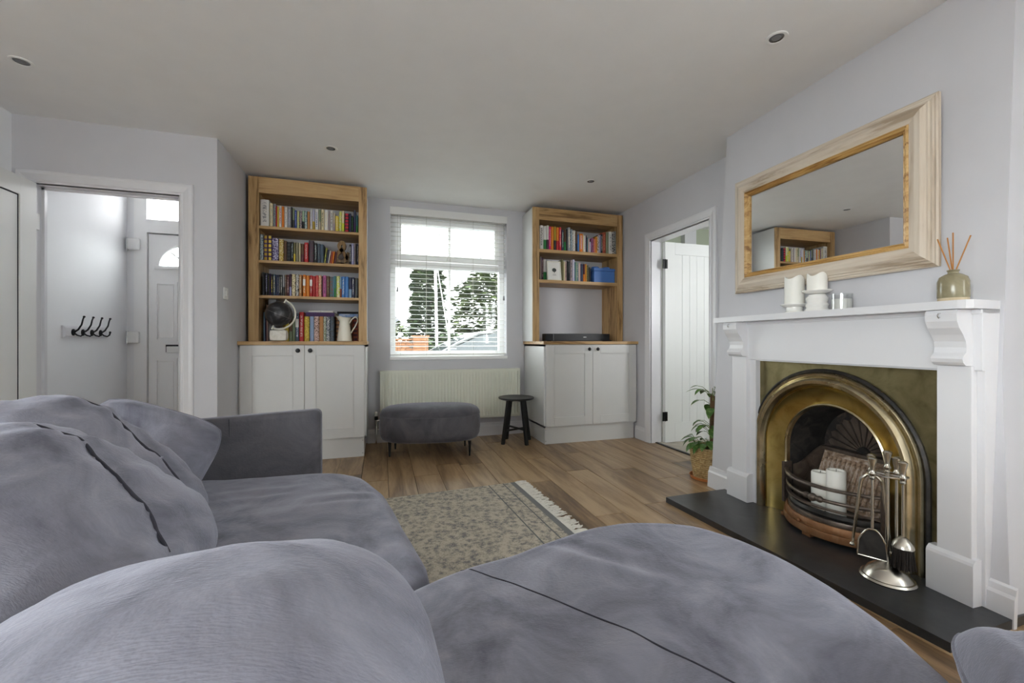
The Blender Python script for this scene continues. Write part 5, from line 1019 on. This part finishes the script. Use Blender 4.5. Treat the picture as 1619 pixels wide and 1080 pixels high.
# stitched seam across the chaise
sp = []
for k in range(30):
    f = k/29; q = [(0.172, 1.085), (0.29, 0.93), (0.43, 0.744), (0.545, 0.56), (0.60, 0.42), (0.64, 0.30)]
    i = min(4, int(f*5)); t = f*5-i; x = q[i][0]+(q[i+1][0]-q[i][0])*t; y = q[i][1]+(q[i+1][1]-q[i][1])*t
    sp.append((x, y, topz(x, y, ZS, 1.0, 0.014, SPC, 4.0)-(0.012*max(0, 1-f*16)+0.0012)))
def drape(pts, obj, off):                           # drop points on to the seat surface
    out = []
    dg = obj.data; import mathutils
    bm = bmesh.new(); bm.from_mesh(dg); tree = mathutils.bvhtree.BVHTree.FromBMesh(bm); w0 = WORLD[obj.name]
    for p in pts:
        h = tree.ray_cast(Vector((p[0], p[1], 2.0))-w0, Vector((0, 0, -1)))
        out.append((p[0], p[1], (h[0].z+w0.z if h[0] else p[2])+off))
    bm.free(); return out
import mathutils.bvhtree
MB().tube(drape(sp, ch, 0.0002), 0.0019, 6).build('seam', 'seam_dark', ch)
# frame, backs, arm
MB().prism([(-1.06, 0.06), (-1.06, 2.10), (-0.30, 2.10), (-0.06, 1.95), (0.0, 1.7), (0.06, 1.2), (0.0, 1.06), (0.33, 1.08), (0.65, 1.16), (0.93, 1.08), (1.0, 0.9), (0.98, 0.7), (0.9, 0.4), (0.8, 0.2), (0.8, 0.06)], 0.055, 0.085).build('base_frame', 'black_paint', so)
def rbox(x0, x1, y0, y1, z0, z1, r, seg=4):
    bm = bmesh.new(); bmesh.ops.create_cube(bm, size=1)
    for v in bm.verts: v.co = Vector(((x0+x1)/2+v.co.x*(x1-x0), (y0+y1)/2+v.co.y*(y1-y0), (z0+z1)/2+v.co.z*(z1-z0)))
    bmesh.ops.bevel(bm, geom=bm.edges[:], offset=r, segments=seg, affect='EDGES', profile=0.5); bm.verts.index_update()
    m = MB().add([v.co for v in bm.verts], [[v.index for v in f.verts] for f in bm.faces]); bm.free(); return m
rbox(-1.14, -0.97, 0.04, 2.14, 0.07, 0.70, 0.04).build('side_back', 'velvet', so, smooth=True)
rbox(-1.14, 0.90, 0.02, 0.20, 0.07, 0.62, 0.04).build('rear_back', 'velvet', so, smooth=True)
ar = rbox(-1.0, -0.262, 2.058, 2.145, 0.07, 0.694, 0.026)
ar.map(lambda p: (p[0], p[1]-0.012*max(0, (p[2]-0.4)/0.3), p[2]-0.024*max(0, (-0.28-p[0])/0.5)))
arm = ar.build('arm', 'velvet_dark', so, smooth=True)  # darker velvet than the seats, painting in the arm's backlit shade
MB().tube([(-0.615, 2.0455+0.0, 0.672), (-0.615, 2.0495, 0.60), (-0.615, 2.0575, 0.42)], 0.0016, 5).build('arm_seam', 'seam_dark', arm)
for x, y in ((-1.0, 0.12), (-1.0, 2.05), (-0.30, 2.02), (0.75, 0.12), (0.85, 0.9), (0.0, 1.05)): MB().lathe([(0.012, 0.0 if not (-.9 < x < .95 and y > 1.3) else 0.011), (0.017, 0.058)], (x, y, 0), 12).build('foot', 'black_metal', so, smooth=True)
# ---- loose cushions
def cushion(label, c, ew, eh, w, h, t, seed, seam=None, mat='velvet', sag=0.0, wr=0.012, pw=3.2, rd=0.13, crease=()):
    c, ew, eh = Vector(c), Vector(ew).normalized(), Vector(eh); eh = (eh-ew*eh.dot(ew)).normalized(); n = ew.cross(eh).normalized()
    N_ = 40; rows = []
    def surf(u, v, side):
        e = max(0.0, (1-abs(u)**pw)*(1-abs(v)**pw)); th = t/2*e**0.5*(1-0.18*v)
        if seam is not None and side > 0: th *= 1-0.10*math.exp(-((u-seam[0]-seam[1]*v)/0.04)**2)
        x = u*w/2*(1-rd*v**4); y = v*h/2*(1-rd*u**4)-sag*(1-u*u)*max(0, v)*h
        q = Vector((u*1.6, v*4.5, seed+side)); wn = wr*(noise.noise(q*1.3)+0.6*noise.noise(Vector((u*3+4, v*9, seed)))*max(0, v+0.6))*e**0.35
        for (cu, cv, ru_, rv_, am, ku, kv) in crease: wn += am*math.sin(ku*u+kv*v+1.2*math.sin(3*u))*math.exp(-((u-cu)/ru_)**2-((v-cv)/rv_)**2)*e**0.3
        return c+ew*x+eh*y+n*side*(th+wn)
    for side in (1, -1):
        g = []
        for i in range(N_+1):
            g.append([surf(math.sin((-1+2*i/N_)*math.pi/2), math.sin((-1+2*j/N_)*math.pi/2), side) for j in range(N_+1)])
        rows.append(g)
    mb = MB().grid(rows[0]).grid(rows[1]); o = mb.build('back_cushion', mat, None, smooth=True, label=label, cat='cushion', group='loose velvet cushions on the sofa', merge=0.002)
    edge = []
    ks = [math.sin((-1+2*i/N_)*math.pi/2) for i in range(N_+1)]
    edge += [surf(u, -1, 1) for u in ks]+[surf(1, v, 1) for v in ks[1:]]+[surf(u, 1, 1) for u in ks[::-1][1:]]+[surf(-1, v, 1) for v in ks[::-1][1:-1]]
    MB().tube(edge, 0.0035, 6, True).build('piping', mat, o, smooth=True)
    if seam is not None:
        bm = bmesh.new(); bm.from_mesh(o.data); tr_ = mathutils.bvhtree.BVHTree.FromBMesh(bm); w0 = WORLD[o.name]; pts = []
        for k in range(121):
            v = -0.97+1.94*k/120; q = surf(seam[0]+seam[1]*v, v, 1); hit = tr_.ray_cast(q+n*0.06-w0, -n)
            if hit[0] is not None: pts.append(hit[0]+w0+n*0.0004)
        bm.free(); pts = [sum((pts[max(0, min(len(pts)-1, i+d))] for d in range(-6, 7)), Vector())/13+n*0.0012 for i in range(len(pts))]
        MB().tube(pts, 0.0034, 6).build('seam', 'seam_dark', o)
    return o
cushion('large grey velvet cushion leaning on the sofa back, dark seam down its face', (-0.605, 1.01, 0.632), (0, 1, 0.0), (-0.72, 0, 0.64), 0.62, 0.54, 0.25, 3.0, seam=(0.22, 0.50), wr=0.014, crease=((0.1, -0.35, 0.55, 0.35, 0.006, 3, 13), (0.55, 0.5, 0.4, 0.35, 0.004, 4, 12)))
cushion('creased grey velvet cushion between the seamed cushion and the arm cushion', (-0.70, 1.335, 0.648), (0.06, 1, 0), (-0.66, 0.05, 0.70), 0.36, 0.54, 0.24, 8.0, seam=(0.3, 0.45), wr=0.012, crease=((0.5, 0.65, 0.6, 0.35, 0.006, -5, 19),))
cushion('slumped grey velvet cushion tucked in against the sofa arm', (-0.80, 1.76, 0.60), (0.92, -0.05, -0.34), (-0.30, 0.36, 0.80), 0.42, 0.36, 0.19, 15.0, wr=0.010, crease=((0.6, -0.4, 0.35, 0.5, 0.005, 9, 14),))
cushion('plump grey velvet cushion lying over the sofa corner, topmost of all', (-0.165, 0.43, 0.625), (1, 0.06, -0.02), (0.0, 0.95, 0.16), 0.46, 0.48, 0.34, 22.0, wr=0.008, pw=2.0, rd=0.22)
cushion('grey velvet cushion at the hearth end of the chaise', (0.95, 0.27, 0.455), (0.8, 0.6, 0.0), (-0.5, 0.7, 0.12), 0.36, 0.34, 0.17, 30.0, wr=0.006)
# ================================================================== STREET OUTSIDE THE WINDOW
car = thing('parked_car', 'silver hatchback parked on the street outside the window', 'car', (2.6, 8.2, -0.25))
GZ = -0.25
def carprof(pts, y0, y1, taper=0.0, name='', mat='car_paint'):
    return pts
cx0 = 0.0
BODY = [(0.05, 0.22), (-0.02, 0.45), (0.02, 0.70), (0.30, 0.86), (0.85, 0.98), (1.05, 1.02), (3.75, 1.06), (4.02, 0.98), (4.12, 0.70), (4.10, 0.35), (4.0, 0.22)]
ROOF = [(0.80, 0.98), (1.15, 1.17), (1.50, 1.34), (1.85, 1.44), (2.30, 1.485), (2.9, 1.47), (3.4, 1.40), (3.75, 1.25), (4.0, 1.02)]
def shell(low, prof_y):          # loft side profile over the car width with tumblehome
    rows = []
    for yy, k in prof_y:
        rows.append([(cx0+p[0], 8.2+yy, GZ+(p[1] if k == 0 else 0.98+(p[1]-0.98)*k if p[1] > 0.98 else p[1])) for p in low])
    return rows
Wd = 0.86
rows = [[(cx0+p[0], 8.2+y_, GZ+p[1]) for p in BODY] for y_ in (-Wd+0.04, -Wd, Wd, Wd-0.04)]
rows[0] = [(p[0]+(0.05 if p[0] < 2 else -0.05), p[1], p[2]) for p in rows[0]]; rows[3] = [(p[0]+(0.05 if p[0] < 2 else -0.05), p[1], p[2]) for p in rows[3]]
body = MB().grid(rows, caps=False); n_ = len(BODY); body.add(rows[0], [tuple(range(n_))]); body.add(rows[3], [tuple(range(n_))]); body.add([rows[0][0], rows[3][0], rows[3][-1], rows[0][-1]], [(0, 1, 2, 3)])
body.build('body', 'car_paint', car, smooth=True, merge=0.001)
rt = []
for y_, s_ in ((-0.62, 0.0), (-0.60, 0.6), (-0.52, 1.0), (0.0, 1.03), (0.52, 1.0), (0.60, 0.6), (0.62, 0.0)): rt.append([(cx0+p[0], 8.2+y_*1.02, GZ+p[1]-0.055*(1-s_)) for p in ROOF])
MB().grid(rt+[[(q[0], q[1], q[2]-0.03) for q in r] for r in rt[::-1]]+[rt[0]]).build('roof', 'car_paint', car, smooth=True)
for s in (-1, 1):
    g = [(cx0+x_, 8.2+s*(Wd-0.02-(z_-0.98)*0.42), GZ+z_) for x_, z_ in ((0.98, 1.0), (1.35, 1.20), (1.72, 1.36), (2.10, 1.41), (2.25, 1.41), (2.25, 1.02))]
    MB().add(g+[(q[0], q[1]-s*0.006, q[2]) for q in g], [tuple(range(6)), tuple(range(11, 5, -1))]).build('front_side_window', 'car_glass', car)
    g = [(cx0+x_, 8.2+s*(Wd-0.02-(z_-0.98)*0.42), GZ+z_) for x_, z_ in ((2.33, 1.02), (2.33, 1.41), (2.9, 1.40), (3.35, 1.33), (3.65, 1.06))]
    MB().add(g+[(q[0], q[1]-s*0.006, q[2]) for q in g], [tuple(range(5)), tuple(range(9, 4, -1))]).build('rear_side_window', 'car_glass', car)
    MB().tube([(cx0+x_, 8.2+s*(Wd-0.03-(z_-0.98)*0.42), GZ+z_) for x_, z_ in ((0.86, 0.98), (1.30, 1.215), (1.70, 1.39), (2.10, 1.445), (2.9, 1.43), (3.4, 1.36), (3.9, 1.05))], 0.03, 6).build('window_frame', 'car_paint', car, smooth=True)
    MB().box(cx0+2.25, cx0+2.33, 8.2+s*0.70-0.02, 8.2+s*0.70+0.02, GZ+1.02, GZ+1.42).build('door_pillar', 'black_plastic', car)
    MB().cbox(cx0+1.10, cx0+1.24, 8.2+s*0.93-0.08, 8.2+s*0.93+0.08, GZ+1.02, GZ+1.14, 0.03).build('wing_mirror', 'car_paint', car)
    for x_ in (0.75, 3.35):
        wh = MB().lathe([(0.20, 0), (0.31, 0.01), (0.315, 0.10), (0.31, 0.19), (0.20, 0.20)], n=24).map(lambda p: (cx0+x_+p[0], 8.2+s*0.80-0.10+p[2], GZ+0.317+p[1])).build('wheel', 'tyre', car, smooth=True)
        MB().lathe([(0.02, 0), (0.19, 0.01), (0.20, 0.03)], n=16).map(lambda p: (cx0+x_+p[0], 8.2+s*(0.90+0.02)-s*p[2], GZ+0.317+p[1])).build('hubcap', 'satin_silver', wh)
ws = [(cx0+0.84, 8.2-0.66, GZ+0.995), (cx0+0.84, 8.2+0.66, GZ+0.995), (cx0+1.46, 8.2+0.52, GZ+1.32), (cx0+1.46, 8.2-0.52, GZ+1.32)]
MB().add(ws+[(q[0]-0.01, q[1], q[2]+0.012) for q in ws], [(0, 1, 2, 3), (7, 6, 5, 4), (0, 4, 5, 1), (1, 5, 6, 2), (2, 6, 7, 3), (3, 7, 4, 0)]).build('windscreen', 'car_glass', car)
# garden wall across the street
gw = thing('garden_wall', 'low red brick garden wall and pier across the street', 'wall', (0.6, 12.6, GZ))
MB().box(-1.3, 0.85, 12.53, 12.67, GZ, 1.0).build('mortar_core', 'mortar', gw)
BR = None
def brick(x, y, z, w=0.215, d=0.105):
    global BR
    if BR is None: BR = MB().cbox(-w/2, w/2, -0.055, 0.055, 0, 0.065, 0.004).build('brick', 'brick_red', gw, origin=(0, 0, 0)); WORLD[BR.name] = Vector((0, 0, 0)); o_ = BR
    else: o_ = BR.copy(); COL.objects.link(o_)
    o_.parent = gw; o_.location = Vector((x, y, z))-WORLD[gw.name]; return o_
for r_ in range(5):
    z_ = 0.66+r_*0.075
    for k in range(9): 
        x_ = -1.15+k*0.225+(0.11 if r_ % 2 else 0)
        if x_ < 0.80: brick(x_, 12.53, z_)
MB().box(0.86, 1.28, 12.38, 12.82, GZ, 1.10).build('pier_core', 'mortar', gw)
for r_ in range(6):
    z_ = 0.66+r_*0.075
    for k in range(2): brick(0.965+k*0.21+(0.0 if r_ % 2 else 0.0), 12.37, z_)
MB().cbox(0.82, 1.32, 12.34, 12.86, 1.105, 1.17, 0.015).build('pier_cap', 'brick_red', gw); MB().cbox(-1.3, 0.86, 12.45, 12.70, 1.035, 1.08, 0.01).build('wall_coping', 'brick_red', gw)
# trees
def tree(name, label, loc, trunk_h, crown_fn, n, size, mat, seed, flat=0.5, cat='tree'):
    t = thing(name, label, cat, loc); r = random.Random(seed); L0 = Vector(loc)
    MB().tube([L0, L0+Vector((0.03, 0, trunk_h*0.5)), L0+Vector((0, 0, trunk_h))], [0.16, 0.13, 0.06], 8).build('trunk', 'bark', t, smooth=True)
    m = MB(); k = 0
    while k < n:
        p = crown_fn(r)
        if p is None: continue
        k += 1; a = r.uniform(0, 6.283); tl = r.uniform(-0.7, 0.7); s = size*r.uniform(0.6, 1.3)
        d = Vector((math.cos(a), math.sin(a), tl*flat)).normalized()*s; e = Vector((-math.sin(a), math.cos(a), r.uniform(-.5, .5)))*s*0.55; c = L0+p
        m.add([c-d, c+e, c+d, c-e], [(0, 1, 2, 3)])
    m.build('foliage', mat, t, kind='stuff'); return t
def conifer(h, r0, z0, blunt):
    def f(r):
        z = r.random(); rad = r0*(1-z*blunt)*(0.9+0.1*math.sin(z*60)); a = r.uniform(0, 6.283); q = rad*(0.72+0.28*r.random()); return Vector((math.cos(a)*q, math.sin(a)*q, z0+h*z))
    return f
def blob(rx, rz, zc, lump):
    def f(r):
        v = Vector((r.gauss(0, 1), r.gauss(0, 1), r.gauss(0, 1))).normalized(); q = (0.7+0.3*r.random())*(1+lump*noise.noise(v*2.3)); return Vector((v.x*rx*q, v.y*rx*q, zc+v.z*rz*q))
    return f
tree('conifer_tree', 'broad dark green conifer standing across the street', (1.85, 18.0, GZ), 4.2, conifer(4.45, 0.98, 0.15, 0.30), 5200, 0.16, 'foliage_dark', 1)
tree('garden_tree', 'rounded light green tree beside the conifer across the street', (5.6, 23.5, GZ), 3.2, blob(1.75, 2.6, 2.9, 0.4), 5200, 0.2, 'foliage_light', 2)
tree('hedge_shrub', 'leafy shrub behind the parked car across the street', (2.35, 14.8, GZ), 0.6, blob(1.0, 0.7, 0.85, 0.4), 2600, 0.11, 'foliage_dark', 3, cat='shrub')
tree('hedge_shrub', 'pale leafy shrub above the brick garden wall', (0.85, 22.0, GZ), 0.8, blob(1.1, 0.95, 1.2, 0.4), 1600, 0.14, 'foliage_light', 4, cat='shrub')
pole = thing('street_pole', 'slender white street pole with a stay wire beside conifer', 'pole', (1.62, 12.9, GZ))
MB().tube([(1.62, 12.9, GZ), (1.55, 12.9, 3.6)], 0.04, 8).build('post', 'white_metal', pole, smooth=True)
MB().tube([(2.05, 12.9, 0.6), (1.57, 12.9, 3.5)], 0.015, 6).build('stay_wire', 'white_metal', pole, smooth=True)
ho = thing('far_house', 'pale rendered house with slate roof far beyond the street', 'house', (-1.0, 30.0, GZ))
MB().box(-6, 1.0, 29, 36, GZ, 2.2).build('walls', 'house_render', ho)
MB().add([(-6.3, 28.7, 2.2), (1.3, 28.7, 2.2), (1.3, 36.3, 2.2), (-6.3, 36.3, 2.2), (-5, 32.5, 4.0), (0, 32.5, 4.0)], [(0, 1, 5, 4), (1, 2, 5), (2, 3, 4, 5), (3, 0, 4), (3, 2, 1, 0)]).build('roof', 'roof_slate', ho)
for x_ in (-4.5, -2.0): 
    w_ = frame(x_, x_+1.2, 0.7, 1.8, 0.08, 28.93, 29.0).build('window', 'upvc', ho); MB().box(x_+0.08, x_+1.12, 28.95, 28.97, 0.78, 1.72).build('pane', 'car_glass', w_)
